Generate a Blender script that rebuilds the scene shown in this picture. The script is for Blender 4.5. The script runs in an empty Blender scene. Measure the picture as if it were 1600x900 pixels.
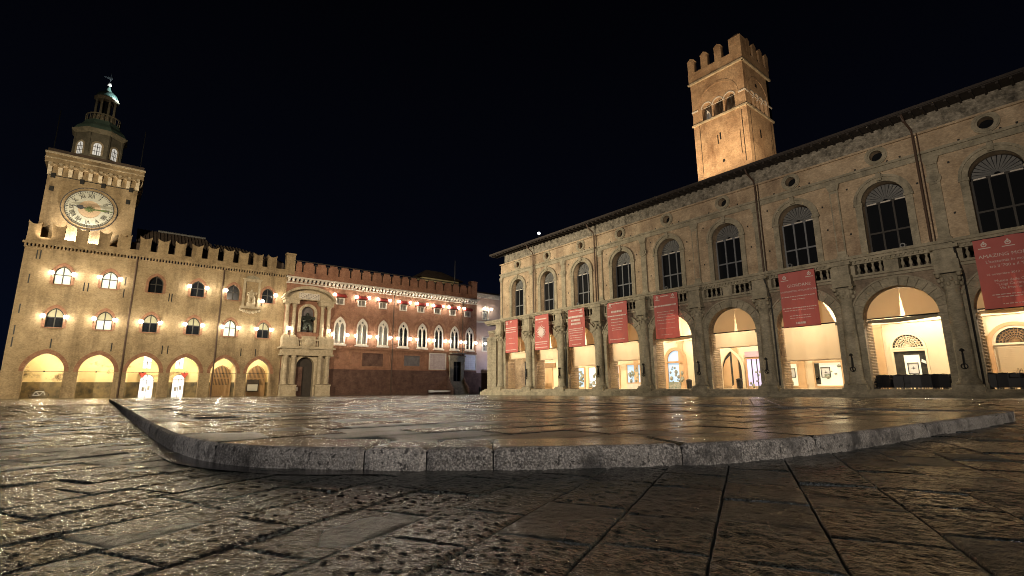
import bpy, bmesh, math, random
from mathutils import Vector, Matrix, noise
from mathutils.geometry import tessellate_polygon
R = math.radians
PI = math.pi
random.seed(7)
sc = bpy.context.scene
C = sc.collection

# ------------------------------------------------------------------ camera
f_px, pitch, roll, yaw, H = 770.7, R(11.31), R(-0.32), R(51.24), 0.55
cp, sp, cr, sr = math.cos(pitch), math.sin(pitch), math.cos(roll), math.sin(roll)
axL = Vector((math.sin(yaw), math.cos(yaw), 0)); axR = Vector((-math.cos(yaw), math.sin(yaw), 0))
def tow(v): return Vector((axL.dot(v), axR.dot(v), v.z))
c_right = tow(Vector((cr, -sr * sp, sr * cp)))
c_up = tow(Vector((-sr, -cr * sp, cr * cp)))
c_fwd = tow(Vector((0, cp, sp)))
cam = bpy.data.cameras.new('camera')
camo = bpy.data.objects.new('camera', cam); C.objects.link(camo)
cam.sensor_width = 36; cam.lens = f_px / 1600 * 36; cam.clip_start = 0.05; cam.clip_end = 2000
M = Matrix((c_right, c_up, -c_fwd)).transposed().to_4x4(); M.translation = (0, 0, H)
camo.matrix_world = M
sc.camera = camo

# ------------------------------------------------------------------ view, world
vs = sc.view_settings
vs.view_transform = 'Standard'; vs.look = 'None'; vs.exposure = 0.18; vs.gamma = 1; vs.use_curve_mapping = False
sc.render.engine = 'CYCLES'
sc.cycles.use_denoising = True
sc.cycles.max_bounces = 5; sc.cycles.diffuse_bounces = 2; sc.cycles.glossy_bounces = 3; sc.cycles.transmission_bounces = 3
sc.cycles.sample_clamp_indirect = 6; sc.cycles.filter_width = 1.0
sc.cycles.caustics_reflective = False; sc.cycles.caustics_refractive = False
try: sc.cycles.use_light_tree = True
except Exception: pass
wd = bpy.data.worlds.new('World'); sc.world = wd; wd.use_nodes = True
nt = wd.node_tree; bg = nt.nodes['Background']
tc = nt.nodes.new('ShaderNodeTexCoord'); sx = nt.nodes.new('ShaderNodeSeparateXYZ'); rp = nt.nodes.new('ShaderNodeValToRGB')
nt.links.new(tc.outputs['Generated'], sx.inputs[0]); nt.links.new(sx.outputs['Z'], rp.inputs[0]); nt.links.new(rp.outputs[0], bg.inputs[0])
e = rp.color_ramp.elements
e[0].position = 0.0; e[0].color = (0.0014, 0.0028, 0.0080, 1)
e[1].position = 0.75; e[1].color = (0.0004, 0.0004, 0.0007, 1)
el = e.new(0.3); el.color = (0.0010, 0.0014, 0.0034, 1)
bg.inputs[1].default_value = 1.0

# ------------------------------------------------------------------ lamps that light the square (unseen floodlights assumed outside the frame)
def lamp(kind, name, loc, power, col=(1, .78, .5), radius=.15, aim=None, cone=None, blend=.6, parent=None):
    l = bpy.data.lights.new(name, kind); l.energy = power; l.color = col; l.shadow_soft_size = radius
    o = bpy.data.objects.new(name, l); C.objects.link(o); o.location = loc
    if aim is not None:
        d = Vector(aim) - Vector(loc); o.rotation_euler = d.to_track_quat('-Z', 'Y').to_euler()
    if cone: l.spot_size = R(cone); l.spot_blend = blend
    if parent is not None: o.parent = parent
    return o
lamp('SPOT', 'floodlight', (-22, 22, 13), 122000, (1, .83, .56), .5, (4, 80, 11), 58, .9)
lamp('SPOT', 'floodlight', (22, -2, 25), 85000, (1, .82, .60), .5, (37, 80, 9), 40, .9)
lamp('SPOT', 'floodlight', (-30, 62, 9), 240000, (1, .86, .62), .5, (42, 52, 10), 42, 1.0)
lamp('SPOT', 'floodlight', (-14, 2, 7), 44000, (1, .86, .70), .5, (42, 17, 15), 48, 1.0)
lamp('SPOT', 'floodlight', (14, -26, 11), 9500, (1, .92, .83), .4, (6, 3, 0), 50, 1.0)
lamp('SPOT', 'floodlight', (-16, -10, 11), 4000, (.95, .95, 1), .4, (2, 5, 0), 60, 1.0)  # unseen fill lamp, added to lighten the left side of the kerb

# ------------------------------------------------------------------ materials
MAT = {}
def mat(name, col, rough=.8, col2=None, scale=.6, stretch=(1, 1, 1), bump=0., bscale=8., bstretch=None, spec=.3, emit=None, estr=0., metal=0., grime=None, rough2=None, coat=0, mott=0.):
    m = bpy.data.materials.new(name); m.use_nodes = True; n = m.node_tree; L = n.links
    b = n.nodes['Principled BSDF']; b.inputs['Base Color'].default_value = (*col, 1); b.inputs['Roughness'].default_value = rough
    b.inputs['Specular IOR Level'].default_value = spec; b.inputs['Metallic'].default_value = metal
    geo = n.nodes.new('ShaderNodeNewGeometry')
    def nz(sc_, st, detail=5, rg=.6):
        mp = n.nodes.new('ShaderNodeMapping'); mp.inputs['Scale'].default_value = st; L.new(geo.outputs['Position'], mp.inputs[0])
        t = n.nodes.new('ShaderNodeTexNoise'); t.inputs['Scale'].default_value = sc_; t.inputs['Detail'].default_value = detail; t.inputs['Roughness'].default_value = rg
        L.new(mp.outputs[0], t.inputs[0]); return t
    out = None
    if col2:
        t = nz(scale, stretch); r = n.nodes.new('ShaderNodeValToRGB'); L.new(t.outputs['Fac'], r.inputs[0])
        r.color_ramp.elements[0].position = .33; r.color_ramp.elements[1].position = .68
        r.color_ramp.elements[0].color = (*col, 1); r.color_ramp.elements[1].color = (*col2, 1); out = r.outputs[0]
    if grime:
        # (colour, scale, stretch, lo, hi): stains and wear with a shape of their own
        gc, gs, gst, lo, hi = grime
        t = nz(gs, gst, 6, .65); r = n.nodes.new('ShaderNodeValToRGB'); L.new(t.outputs['Fac'], r.inputs[0])
        r.color_ramp.elements[0].position = lo; r.color_ramp.elements[1].position = hi
        mx = n.nodes.new('ShaderNodeMix'); mx.data_type = 'RGBA'; L.new(r.outputs[0], mx.inputs[0])
        if out: L.new(out, mx.inputs[6])
        else: mx.inputs[6].default_value = (*col, 1)
        mx.inputs[7].default_value = (*gc, 1); out = mx.outputs[2]
    if mott:
        # blotches of repair, soot and pale salts, two sizes
        for ms_, ml, mz in ((1.1, .8, 1.6), (4.5, .8, 1.6), (5, .9, 4)):
            t = nz(ms_, (1, 1, mz), 6, .72); r = n.nodes.new('ShaderNodeMapRange'); L.new(t.outputs['Fac'], r.inputs[0])
            r.inputs[1].default_value = .33; r.inputs[2].default_value = .67; r.inputs[3].default_value = 1 - mott * ml; r.inputs[4].default_value = 1 + mott * ml * .8
            hv = n.nodes.new('ShaderNodeHueSaturation'); L.new(r.outputs[0], hv.inputs['Value'])
            if out: L.new(out, hv.inputs['Color'])
            else: hv.inputs['Color'].default_value = (*col, 1)
            out = hv.outputs[0]
    if out: L.new(out, b.inputs['Base Color'])
    if rough2 is not None:
        t = nz(scale * 2.3, stretch, 4); r = n.nodes.new('ShaderNodeMapRange'); L.new(t.outputs['Fac'], r.inputs[0])
        r.inputs[1].default_value = .35; r.inputs[2].default_value = .65; r.inputs[3].default_value = rough; r.inputs[4].default_value = rough2
        L.new(r.outputs[0], b.inputs['Roughness'])
    if bump:
        t = nz(bscale, bstretch or (1, 1, 1), 6, .65); bp = n.nodes.new('ShaderNodeBump'); bp.inputs['Strength'].default_value = min(1, bump); bp.inputs['Distance'].default_value = .02 * max(1, bump)
        L.new(t.outputs['Fac'], bp.inputs['Height']); L.new(bp.outputs[0], b.inputs['Normal'])
    if emit:
        b.inputs['Emission Color'].default_value = (*emit, 1); b.inputs['Emission Strength'].default_value = estr
    if coat: b.inputs['Coat Weight'].default_value = coat; b.inputs['Coat Roughness'].default_value = .12
    MAT[name] = m; return m
mat('ochre_brick', (.32, .23, .13), .9, (.42, .315, .19), .45, (1, 1, .6), .6, 5, (1, 1, 5), grime=((.13, .088, .05), .5, (1.2, 1.2, .25), .47, .74), mott=0.28)
mat('red_brick', (.25, .12, .075), .9, (.35, .185, .12), .8, (1, 1, .6), .5, 5, (1, 1, 5), grime=((.13, .06, .045), .4, (1, 1, .5), .52, .78), mott=0.26)
mat('dark_brick', (.085, .045, .034), .9, (.15, .085, .065), .9, (1, 1, .8), .5, 4, (1, 1, 4), mott=0.25)
mat('lantern_stone', (.13, .115, .085), .9, (.19, .17, .13), 1.2, mott=0.2)
mat('trim_brick', (.25, .12, .075), .9, (.33, .18, .11), 2, bump=.3, mott=0.2)
mat('pale_stone', (.42, .34, .23), .8, (.54, .45, .32), 1.2, bump=.3, bscale=6, grime=((.20, .155, .10), .9, (1.5, 1.5, .4), .52, .8), mott=0.22)
mat('white_stone', (.52, .46, .40), .8, (.66, .60, .52), 1.5, bump=.2)
mat('slate_stone', (.10, .09, .095), .8, (.17, .15, .15), 1.5, bump=.2)
mat('marble_panel', (.42, .33, .32), .5, (.55, .46, .45), 1.5, grime=((.30, .22, .22), 6, (1, 1, 3), .45, .8))
mat('bluelit_marble', (.60, .60, .66), .45, (.70, .70, .76), 1.5)  # bluish white tone paints in the street lamp's light
mat('grey_stone', (.25, .22, .155), .85, (.38, .33, .24), 1.1, bump=.7, bscale=7, grime=((.12, .11, .085), .9, (1.5, 1.5, .5), .52, .78), mott=0.22)
mat('weathered_brick', (.38, .28, .18), .9, (.50, .385, .26), .7, (1, 1, .8), .5, 6, (1, 1, 4), grime=((.19, .125, .085), .45, (1, 1, .35), .50, .76), mott=0.28)
mat('spandrel_brick', (.19, .145, .105), .9, (.29, .225, .16), 1.2, bump=.5, bscale=6, grime=((.09, .075, .06), .9, (1.5, 1.5, .5), .5, .76), mott=0.25)
mat('rough_concrete', (.17, .15, .115), .95, (.33, .29, .23), 3.5, bump=1.5, bscale=6, grime=((.055, .05, .04), 1.6, (1, 1, .7), .5, .7), mott=0.38)
mat('tower_brick', (.40, .255, .15), .9, (.52, .355, .22), .5, (1, 1, .7), .5, 5, (1, 1, 4), grime=((.20, .11, .06), .55, (1, 1, .6), .5, .75), mott=0.3)
mat('cream_plaster', (.70, .57, .38), .8, (.78, .66, .46), .5, bump=.1)
mat('portico_plaster', (.64, .51, .28), .85, (.72, .59, .35), .5, (1, 1, .7), bump=.1, grime=((.13, .095, .06), .55, (1, 1, 1.1), .56, .70))
mat('dado_paint', (.10, .08, .05), .8, (.22, .165, .085), .55, grime=((.05, .045, .035), .8, (1, 1, .8), .45, .65))
mat('pink_plaster', (.46, .32, .27), .85, (.54, .40, .34), .5, bump=.1)
mat('yellow_plaster', (.50, .42, .22), .85, (.58, .5, .28), .5)
mat('roof_tile', (.055, .040, .032), .9, (.105, .075, .058), 1.4, bump=.5)
mat('timber_and_shade', (.035, .028, .024), .8, (.05, .04, .034), 2)  # timber tone, also used for sheets that paint shade behind openings
mat('gate_timber', (.20, .12, .06), .7, (.27, .17, .09), 3, (3, 3, .5))
mat('wrought_iron', (.022, .021, .02), .5, metal=.3)
mat('grey_metal', (.20, .20, .20), .45, metal=.5)
mat('copper_green', (.085, .14, .115), .6, (.13, .19, .155), 1.2, (1, 1, .5))
mat('bronze', (.035, .04, .036), .4, (.07, .08, .07), 3, metal=.6)
mat('drainpipe', (.075, .045, .03), .55)
mat('night_glass', (.010, .011, .013), .12, spec=.22)
mat('sash_grey', (.16, .165, .175), .6)
mat('fan_slat', (.11, .11, .108), .6, (.16, .158, .15), 3)
mat('sash_dark', (.045, .04, .035), .6)
mat('lit_glass', (.5, .5, .4), .3, emit=(.62, .80, .58), estr=.55)
mat('lamp_glint_glass', (.3, .28, .18), .2, emit=(.50, .46, .25), estr=.22)  # faint emission stands in for lamps reflected in the upper panes
mat('curtained_glass', (.20, .19, .17), .3, (.28, .26, .23), 4, (3, 3, .6))
mat('tower_lit_glass', (.5, .5, .5), .3, emit=(1, .95, .86), estr=.42)
mat('door_light', (.8, .8, .8), .4, emit=(1, .98, .95), estr=1.05)
mat('bulb', (.9, .9, .8), .3, emit=(1, .92, .74), estr=45)
mat('cool_bulb', (.9, .9, .9), .3, emit=(.85, .93, 1), estr=10)
mat('awning_red', (.24, .03, .025), .8, (.30, .04, .035), 2)
mat('banner_red', (.56, .15, .135), .75, (.60, .175, .155), .7, bump=.1)
mat('print_white', (.74, .62, .56), .8)
mat('white_paint', (.72, .72, .7), .6)
mat('grey_paint', (.5, .5, .47), .5)
mat('clock_dial', (.40, .40, .33), .6, (.46, .455, .38), 2)
mat('clock_sun', (.44, .32, .21), .6)
mat('clock_green', (.10, .13, .05), .5)
mat('numeral', (.045, .045, .05), .6)
mat('chair_black', (.010, .010, .013), .5)
mat('shutter_metal', (.5, .38, .24), .6, bump=.2)
mat('orange_door', (.50, .32, .17), .6, (.56, .38, .21), .8)
mat('door_surround', (.46, .27, .14), .7, (.52, .32, .17), 1)
mat('shop_blue', (.3, .4, .5), .3, emit=(.42, .60, .78), estr=.75)
mat('shop_cream', (.6, .55, .4), .3, emit=(.92, .85, .58), estr=.80)
mat('shop_violet', (.5, .45, .6), .3, emit=(.66, .58, .86), estr=.8)
mat('shop_white', (.8, .8, .8), .3, emit=(.95, .95, 1), estr=.9)
mat('shop_dark', (.018, .02, .016), .4, (.05, .045, .035), 3)
mat('shop_goods', (.10, .16, .13), .5, (.40, .36, .30), 5)
mat('sign_violet', (.45, .32, .38), .6)
# canvas lets the portico light through
m = mat('canvas', (.64, .54, .40), .9, (.70, .60, .45), .9, (1, 1, .6)); n = m.node_tree; b = n.nodes['Principled BSDF']
tr = n.nodes.new('ShaderNodeBsdfTranslucent'); tr.inputs[0].default_value = (.72, .58, .40, 1); ms = n.nodes.new('ShaderNodeMixShader'); ms.inputs[0].default_value = .5
n.links.new(b.outputs[0], ms.inputs[1]); n.links.new(tr.outputs[0], ms.inputs[2]); n.links.new(ms.outputs[0], n.nodes['Material Output'].inputs[0])
# banner cloth, slightly translucent
m = MAT['banner_red']; n = m.node_tree; b = n.nodes['Principled BSDF']
tr = n.nodes.new('ShaderNodeBsdfTranslucent'); tr.inputs[0].default_value = (.5, .10, .08, 1); ms = n.nodes.new('ShaderNodeMixShader'); ms.inputs[0].default_value = .22
n.links.new(b.outputs[0], ms.inputs[1]); n.links.new(tr.outputs[0], ms.inputs[2]); n.links.new(ms.outputs[0], n.nodes['Material Output'].inputs[0])

def stone_mat(name, c1, c2, r1, r2, bdist, fine, ang, spec=.5, pit=(1, 1, 1), pf_=26):
    """wet granite: patchy film of water (roughness), pitted relief"""
    m = bpy.data.materials.new(name); m.use_nodes = True; n = m.node_tree; L = n.links; b = n.nodes['Principled BSDF']
    geo = n.nodes.new('ShaderNodeNewGeometry'); oi = n.nodes.new('ShaderNodeObjectInfo')
    mp = n.nodes.new('ShaderNodeMapping'); mp.vector_type = 'POINT'; mp.inputs['Rotation'].default_value = (0, 0, -ang); L.new(geo.outputs['Position'], mp.inputs[0])
    def nz(scale, st=(1, 1, 1), det=5, rg=.6):
        q = n.nodes.new('ShaderNodeMapping'); q.inputs['Scale'].default_value = st; L.new(mp.outputs[0], q.inputs[0])
        t = n.nodes.new('ShaderNodeTexNoise'); t.inputs['Scale'].default_value = scale; t.inputs['Detail'].default_value = det; t.inputs['Roughness'].default_value = rg
        L.new(q.outputs[0], t.inputs[0]); return t.outputs['Fac']
    def ramp(x, a, bb, lo=0, hi=1):
        r = n.nodes.new('ShaderNodeMapRange'); L.new(x, r.inputs[0]); r.inputs[1].default_value = a; r.inputs[2].default_value = bb; r.inputs[3].default_value = lo; r.inputs[4].default_value = hi; return r.outputs[0]
    def mix(fac, a, bb):
        x = n.nodes.new('ShaderNodeMix'); x.data_type = 'RGBA'
        if isinstance(fac, float): x.inputs[0].default_value = fac
        else: L.new(fac, x.inputs[0])
        for k, v in ((6, a), (7, bb)):
            if isinstance(v, tuple): x.inputs[k].default_value = (*v, 1)
            else: L.new(v, x.inputs[k])
        return x.outputs[2]
    col = mix(ramp(nz(1.1), .35, .65), c1, c2)
    col = mix(ramp(nz(70, det=3), .45, .62), col, tuple(x * 1.7 for x in c2))
    col = mix(ramp(nz(30, det=4), .56, .64), col, tuple(x * .45 for x in c1))
    col = mix(ramp(nz(2.6, det=6, rg=.7), .50, .66), col, tuple(x * .55 for x in c1))
    hv = n.nodes.new('ShaderNodeHueSaturation'); L.new(col, hv.inputs['Color']); L.new(ramp(oi.outputs['Random'], 0, 1, .7, 1.3), hv.inputs['Value'])
    L.new(hv.outputs[0], b.inputs['Base Color'])
    wet = nz(.55, det=4)
    add = n.nodes.new('ShaderNodeMath'); add.operation = 'ADD'; L.new(ramp(wet, .38, .62, r1, r2), add.inputs[0]); L.new(ramp(oi.outputs['Random'], 0, 1, -.07, .12), add.inputs[1])
    L.new(add.outputs[0], b.inputs['Roughness'])
    b.inputs['Specular IOR Level'].default_value = spec
    s = n.nodes.new('ShaderNodeMath'); s.operation = 'MULTIPLY_ADD'; L.new(nz(pf_, pit, 3, .55), s.inputs[0]); s.inputs[1].default_value = 1.0
    fm = n.nodes.new('ShaderNodeMath'); fm.operation = 'MULTIPLY'; L.new(nz(fine, det=2), fm.inputs[0]); fm.inputs[1].default_value = .35; L.new(fm.outputs[0], s.inputs[2])
    bp = n.nodes.new('ShaderNodeBump'); bp.inputs['Strength'].default_value = 1; bp.inputs['Distance'].default_value = bdist
    L.new(s.outputs[0], bp.inputs['Height']); L.new(bp.outputs[0], b.inputs['Normal'])
    MAT[name] = m; return m
GA = R(26.55)
stone_mat('wet_paver', (.019, .021, .018), (.034, .037, .032), .10, .26, .018, 110, GA, spec=.75, pit=(1, .85, 1), pf_=22)
stone_mat('wet_platform', (.024, .025, .020), (.046, .047, .038), .11, .27, .012, 120, 0, spec=.9, pit=(.6, 1, 1), pf_=18)
stone_mat('kerb_granite', (.19, .165, .14), (.40, .350, .295), .45, .7, .018, 90, 0, spec=.35, pit=(1, 1, .6))
mat('wet_earth', (.010, .009, .008), .7, (.016, .014, .012), 3, bump=.4, bscale=20)
mat('puddle_water', (.006, .006, .009), .10, spec=.4, bump=.35, bscale=30)

# ------------------------------------------------------------------ mesh builder
class MB:
    def __init__(s): s.v = []; s.f = []
    def _add(s, vs_, fs):
        k = len(s.v); s.v += [tuple(p) for p in vs_]; s.f += [tuple(i + k for i in q) for q in fs]; return s
    def box(s, x0, x1, y0, y1, z0, z1):
        return s._add([(x, y, z) for z in (z0, z1) for y in (y0, y1) for x in (x0, x1)], [(0, 2, 3, 1), (4, 5, 7, 6), (0, 1, 5, 4), (2, 6, 7, 3), (0, 4, 6, 2), (1, 3, 7, 5)])
    def plate(s, outer, holes, w0, w1):
        """flat wall in the (u, v) plane between depths w0 and w1, with holes"""
        loops = [outer] + list(holes)
        tri = tessellate_polygon([[Vector((p[0], p[1], 0)) for p in l] for l in loops])
        pts = [p for l in loops for p in l]; k = len(pts)
        fs = [tuple(t) for t in tri] + [tuple(i + k for i in reversed(t)) for t in tri]
        o = 0
        for l in loops:
            m_ = len(l)
            for i in range(m_): j = (i + 1) % m_; fs.append((o + i, o + j, o + j + k, o + i + k))
            o += m_
        return s._add([(p[0], w0, p[1]) for p in pts] + [(p[0], w1, p[1]) for p in pts], fs)
    def band(s, inner, outer, w0, w1):
        """strip between two matching polylines (arch mouldings), closed solid"""
        k = len(inner); vs_ = [(p[0], w0, p[1]) for p in inner] + [(p[0], w0, p[1]) for p in outer] + [(p[0], w1, p[1]) for p in inner] + [(p[0], w1, p[1]) for p in outer]
        fs = []
        for i in range(k - 1):
            fs += [(i, i + 1, k + i + 1, k + i), (2 * k + i, 3 * k + i, 3 * k + i + 1, 2 * k + i + 1), (i, 2 * k + i, 2 * k + i + 1, i + 1), (k + i, k + i + 1, 3 * k + i + 1, 3 * k + i)]
        fs += [(0, k, 3 * k, 2 * k), (k - 1, 3 * k - 1, 4 * k - 1, 2 * k - 1)]
        return s._add(vs_, fs)
    def lathe(s, prof, cx, cy, n=12, a0=0, cap=True):
        k = len(prof); vs_ = []
        for r, z in prof:
            for i in range(n): a = a0 + 2 * PI * i / n; vs_.append((cx + r * math.cos(a), cy + r * math.sin(a), z))
        fs = [(j * n + i, j * n + (i + 1) % n, (j + 1) * n + (i + 1) % n, (j + 1) * n + i) for j in range(k - 1) for i in range(n)]
        if cap: fs += [tuple(reversed(range(n))), tuple(range((k - 1) * n, k * n))]
        return s._add(vs_, fs)
    def tube(s, pts, r, n=6):
        pts = [Vector(p) for p in pts]; vs_ = []
        for i, p in enumerate(pts):
            d = (pts[min(i + 1, len(pts) - 1)] - pts[max(i - 1, 0)]).normalized()
            a = d.cross(Vector((0, 0, 1)) if abs(d.z) < .9 else Vector((1, 0, 0))).normalized(); b_ = d.cross(a)
            rr = r[i] if isinstance(r, (list, tuple)) else r
            for q in range(n): t = 2 * PI * q / n; vs_.append(p + a * (rr * math.cos(t)) + b_ * (rr * math.sin(t)))
        k = len(pts)
        fs = [(j * n + i, j * n + (i + 1) % n, (j + 1) * n + (i + 1) % n, (j + 1) * n + i) for j in range(k - 1) for i in range(n)]
        fs += [tuple(reversed(range(n))), tuple(range((k - 1) * n, k * n))]
        return s._add(vs_, fs)
    def sphere(s, c, r, n=10, m=6, sz=1.0):
        return s.lathe([(max(.001, r * math.sin(PI * i / m)), c[2] - r * sz * math.cos(PI * i / m)) for i in range(m + 1)], c[0], c[1], n)
    def prism(s, poly, z0, z1):
        """horizontal polygon (x, y) extruded in z"""
        tri = tessellate_polygon([[Vector((p[0], p[1], 0)) for p in poly]]); k = len(poly)
        fs = [tuple(t) for t in tri] + [tuple(i + k for i in reversed(t)) for t in tri] + [(i, (i + 1) % k, (i + 1) % k + k, i + k) for i in range(k)]
        return s._add([(p[0], p[1], z0) for p in poly] + [(p[0], p[1], z1) for p in poly], fs)
    def swap(s):
        """turn a facade piece to face the side: (u, w, v) -> (w, u, v)"""
        s.v = [(p[1], p[0], p[2]) for p in s.v]; return s
    def mesh(s, name, material, smooth=False):
        me = bpy.data.meshes.new(name); me.from_pydata(s.v, [], s.f)
        bm = bmesh.new(); bm.from_mesh(me); bmesh.ops.recalc_face_normals(bm, faces=bm.faces); bm.to_mesh(me); bm.free()
        if smooth: me.polygons.foreach_set('use_smooth', [True] * len(me.polygons))
        me.materials.append(MAT[material]); me.update(); return me

def tag(o, label=None, cat=None, group=None, kind=None):
    if label: o['label'] = label
    if cat: o['category'] = cat
    if group: o['group'] = group
    if kind: o['kind'] = kind
    return o
class Thing:
    """an Empty at a thing's base that parents its parts; parts are given in the frame's own (u, w, v) coordinates, org is the base in that frame"""
    def __init__(s, name, label, cat, loc, rotz=0, org=None, group=None, kind=None):
        s.o = bpy.data.objects.new(name, None); C.objects.link(s.o); s.o.location = loc; s.o.rotation_euler = (0, 0, rotz); s.o.empty_display_size = .3
        s.org = Vector(org if org is not None else loc); s.at = {s.o.name: s.org}
        tag(s.o, label, cat, group, kind)
    def part(s, name, g, material=None, at=None, parent=None, rot=None, smooth=False, label=None, kind=None):
        """g: MB or Mesh. at None: geometry already stands in frame coordinates; else local geometry placed at 'at'"""
        p = parent or s.o; base = s.at[p.name]
        if isinstance(g, MB):
            if at is None: g.v = [(a - s.org.x, b_ - s.org.y, c - s.org.z) for a, b_, c in g.v]
            g = g.mesh(name, material, smooth)
        w = Vector(at) if at is not None else s.org
        o = bpy.data.objects.new(name, g); C.objects.link(o); o.parent = p; o.location = w - base
        if rot: o.rotation_euler = rot
        s.at[o.name] = w
        if label: o['label'] = label
        if kind: o['kind'] = kind
        return o
def single(name, g, material, label, cat, loc=(0, 0, 0), rot=None, group=None, kind=None, smooth=False):
    me = g.mesh(name, material, smooth) if isinstance(g, MB) else g
    o = bpy.data.objects.new(name, me); C.objects.link(o); o.location = loc
    if rot: o.rotation_euler = rot
    return tag(o, label, cat, group, kind)
def copy_tree(o, parent=None):
    c = o.copy(); C.objects.link(c)
    if parent is not None: c.parent = parent
    for ch in list(o.children): copy_tree(ch, c)
    return c

def parch(cx, a, zi, za, n=10):
    """arch outline from left impost to right impost; semicircle when the rise equals the half width, pointed when it is more"""
    h = za - zi
    if h <= a * 1.02:
        return [(cx - a * math.cos(PI * i / (2 * n)), zi + h * math.sin(PI * i / (2 * n))) for i in range(2 * n + 1)]
    r = (a * a + h * h) / (2 * a); t1 = math.acos(max(-1, min(1, (r - a) / r)))
    l = [(cx - a + r - r * math.cos(t1 * i / n), zi + r * math.sin(t1 * i / n)) for i in range(n + 1)]
    return l + [(2 * cx - x, z) for x, z in reversed(l[:-1])]
def opening(cx, a, zb, zi, za, n=10): return [(cx - a, zb)] + parch(cx, a, zi, za, n) + [(cx + a, zb)]
def circ(cx, cz, r, n=20): return [(cx + r * math.cos(2 * PI * i / n), cz + r * math.sin(2 * PI * i / n)) for i in range(n)]
def rect(x0, x1, z0, z1): return [(x0, z0), (x1, z0), (x1, z1), (x0, z1)]
gz = lambda x, y: -.005 * x - .0063 * y            # the square falls gently towards the two palaces
ordn = ['first', 'second', 'third', 'fourth', 'fifth', 'sixth', 'seventh', 'eighth', 'ninth']

# ================================================================== GROUND
g = MB(); S = 400
xs = [-S, S]; g._add([(x, y, gz(x, y) - .022) for y in xs for x in xs], [(0, 1, 3, 2)])
single('ground', g, 'wet_earth', None, None, kind='structure')
gn = Vector((.005, .0063, 1)).normalized()
GQ = Vector((0, 0, 1)).rotation_difference(gn)

# outline of the raised platform (its front foot), smoothed
kp = [(.10, 45), (.22, 34), (.33, 22), (.42, 13), (.47, 9), (.50, 7.2), (.55, 5.9), (.68, 4.85), (.97, 4.12), (1.48, 3.56), (1.81, 3.24), (2.19, 2.95), (2.8, 2.54), (3.41, 2.21), (3.95, 2.0), (4.8, 1.8), (6, 1.70), (7.5, 1.62), (9.5, 1.50), (11.9, 1.40)]
def catmull(p, m_=8):
    out = []
    for i in range(len(p) - 1):
        a, b_, c, d = [Vector(p[max(0, min(len(p) - 1, i + k))]) for k in (-1, 0, 1, 2)]
        for q in range(m_):
            t = q / m_; out.append(.5 * ((2 * b_) + (c - a) * t + (2 * a - 5 * b_ + 4 * c - d) * t * t + (3 * b_ - a - 3 * c + d) * t ** 3))
    out.append(Vector(p[-1])); return out
kpath = catmull(kp); klen = [0]
for a, b_ in zip(kpath, kpath[1:]): klen.append(klen[-1] + (b_ - a).length)
def at_len(L_):
    for i in range(len(kpath) - 1):
        if klen[i + 1] >= L_: t = (L_ - klen[i]) / max(1e-6, klen[i + 1] - klen[i]); return kpath[i].lerp(kpath[i + 1], t), (kpath[i + 1] - kpath[i]).normalized()
    return kpath[-1], (kpath[-1] - kpath[-2]).normalized()
def len_at(p): return min(range(len(kpath)), key=lambda i: (kpath[i] - Vector(p)).length)
ring = [tuple(p) for p in kpath] + [(12.25, 1.50), (12.4, 1.73), (12.45, 2.2), (12.45, 45)]
def inside(x, y, poly):
    c = False; j = len(poly) - 1
    for i in range(len(poly)):
        (xi, yi), (xj, yj) = poly[i], poly[j]
        if (yi > y) != (yj > y) and x < (xj - xi) * (y - yi) / (yj - yi) + xi: c = not c
        j = i
    return c
def in_view(x, y, pad=60):
    d = Vector((x, y, gz(x, y))) - Vector((0, 0, H)); z = d.dot(c_fwd)
    if z < .3: return None
    X = 800 + f_px * d.dot(c_right) / z; Y = 450 - f_px * d.dot(c_up) / z
    if -pad - 160 / z < X < 1600 + pad + 160 / z and Y < 900 + pad + 260 / z: return z
    return None

# --- piazza pavers: relief meshes shared among the slabs
def slab_mesh(name, L_, W_, seed, material, amp, step, across=True, drop=.018, round_=.02, lip=.006):
    rim = (0, .003, .009); nx, ny = max(4, int(L_ / step)), max(4, int(W_ / (step * 1.6))); v = []
    def axis(T, n_): return list(rim) + [.009 + (T - .018) * i / n_ for i in range(1, n_)] + [T - q for q in reversed(rim)]
    ax, ay = axis(L_, nx), axis(W_, ny); nx, ny = len(ax) - 1, len(ay) - 1
    o = Vector((seed * 13.7, seed * 7.1, 3.3 * seed))
    for j in range(ny + 1):
        for i in range(nx + 1):
            x = ax[i] - L_ / 2; y = ay[j] - W_ / 2
            e_ = min(L_ / 2 - abs(x), W_ / 2 - abs(y))
            p = Vector((x * 30, y * 27, 0)) if across else Vector((x * 11, y * 22, 0))
            h = amp * (.35 - 1.1 * max(0, noise.noise(p + o)) ** .8 - .5 * abs(noise.noise(p * 2.3 + o))) + amp * 1.1 * noise.noise(Vector((x * 4, y * 4, 1)) + o)
            er = round_ * (1 + .8 * noise.noise(Vector((x * 9, y * 9, 5)) + o))
            if e_ < er: h = h * (.35 + .65 * e_ / er) - lip * (1 - e_ / er) ** 1.6
            if e_ < 1e-6: h = -drop
            wob = .004 * noise.noise(Vector((x * 7, y * 7, 9)) + o) if e_ < .02 else 0
            v.append((x + wob, y - wob, h))
    fs = [(j * (nx + 1) + i, j * (nx + 1) + i + 1, (j + 1) * (nx + 1) + i + 1, (j + 1) * (nx + 1) + i) for j in range(ny) for i in range(nx)]
    me = bpy.data.meshes.new(name); me.from_pydata(v, [], fs); me.polygons.foreach_set('use_smooth', [True] * len(fs)); me.materials.append(MAT[material]); return me
pv = Thing('pavement', None, None, (0, 0, 0), kind='structure')
lens = [.42, .48, .53, .57, .61, .66, .74, .88]
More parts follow.
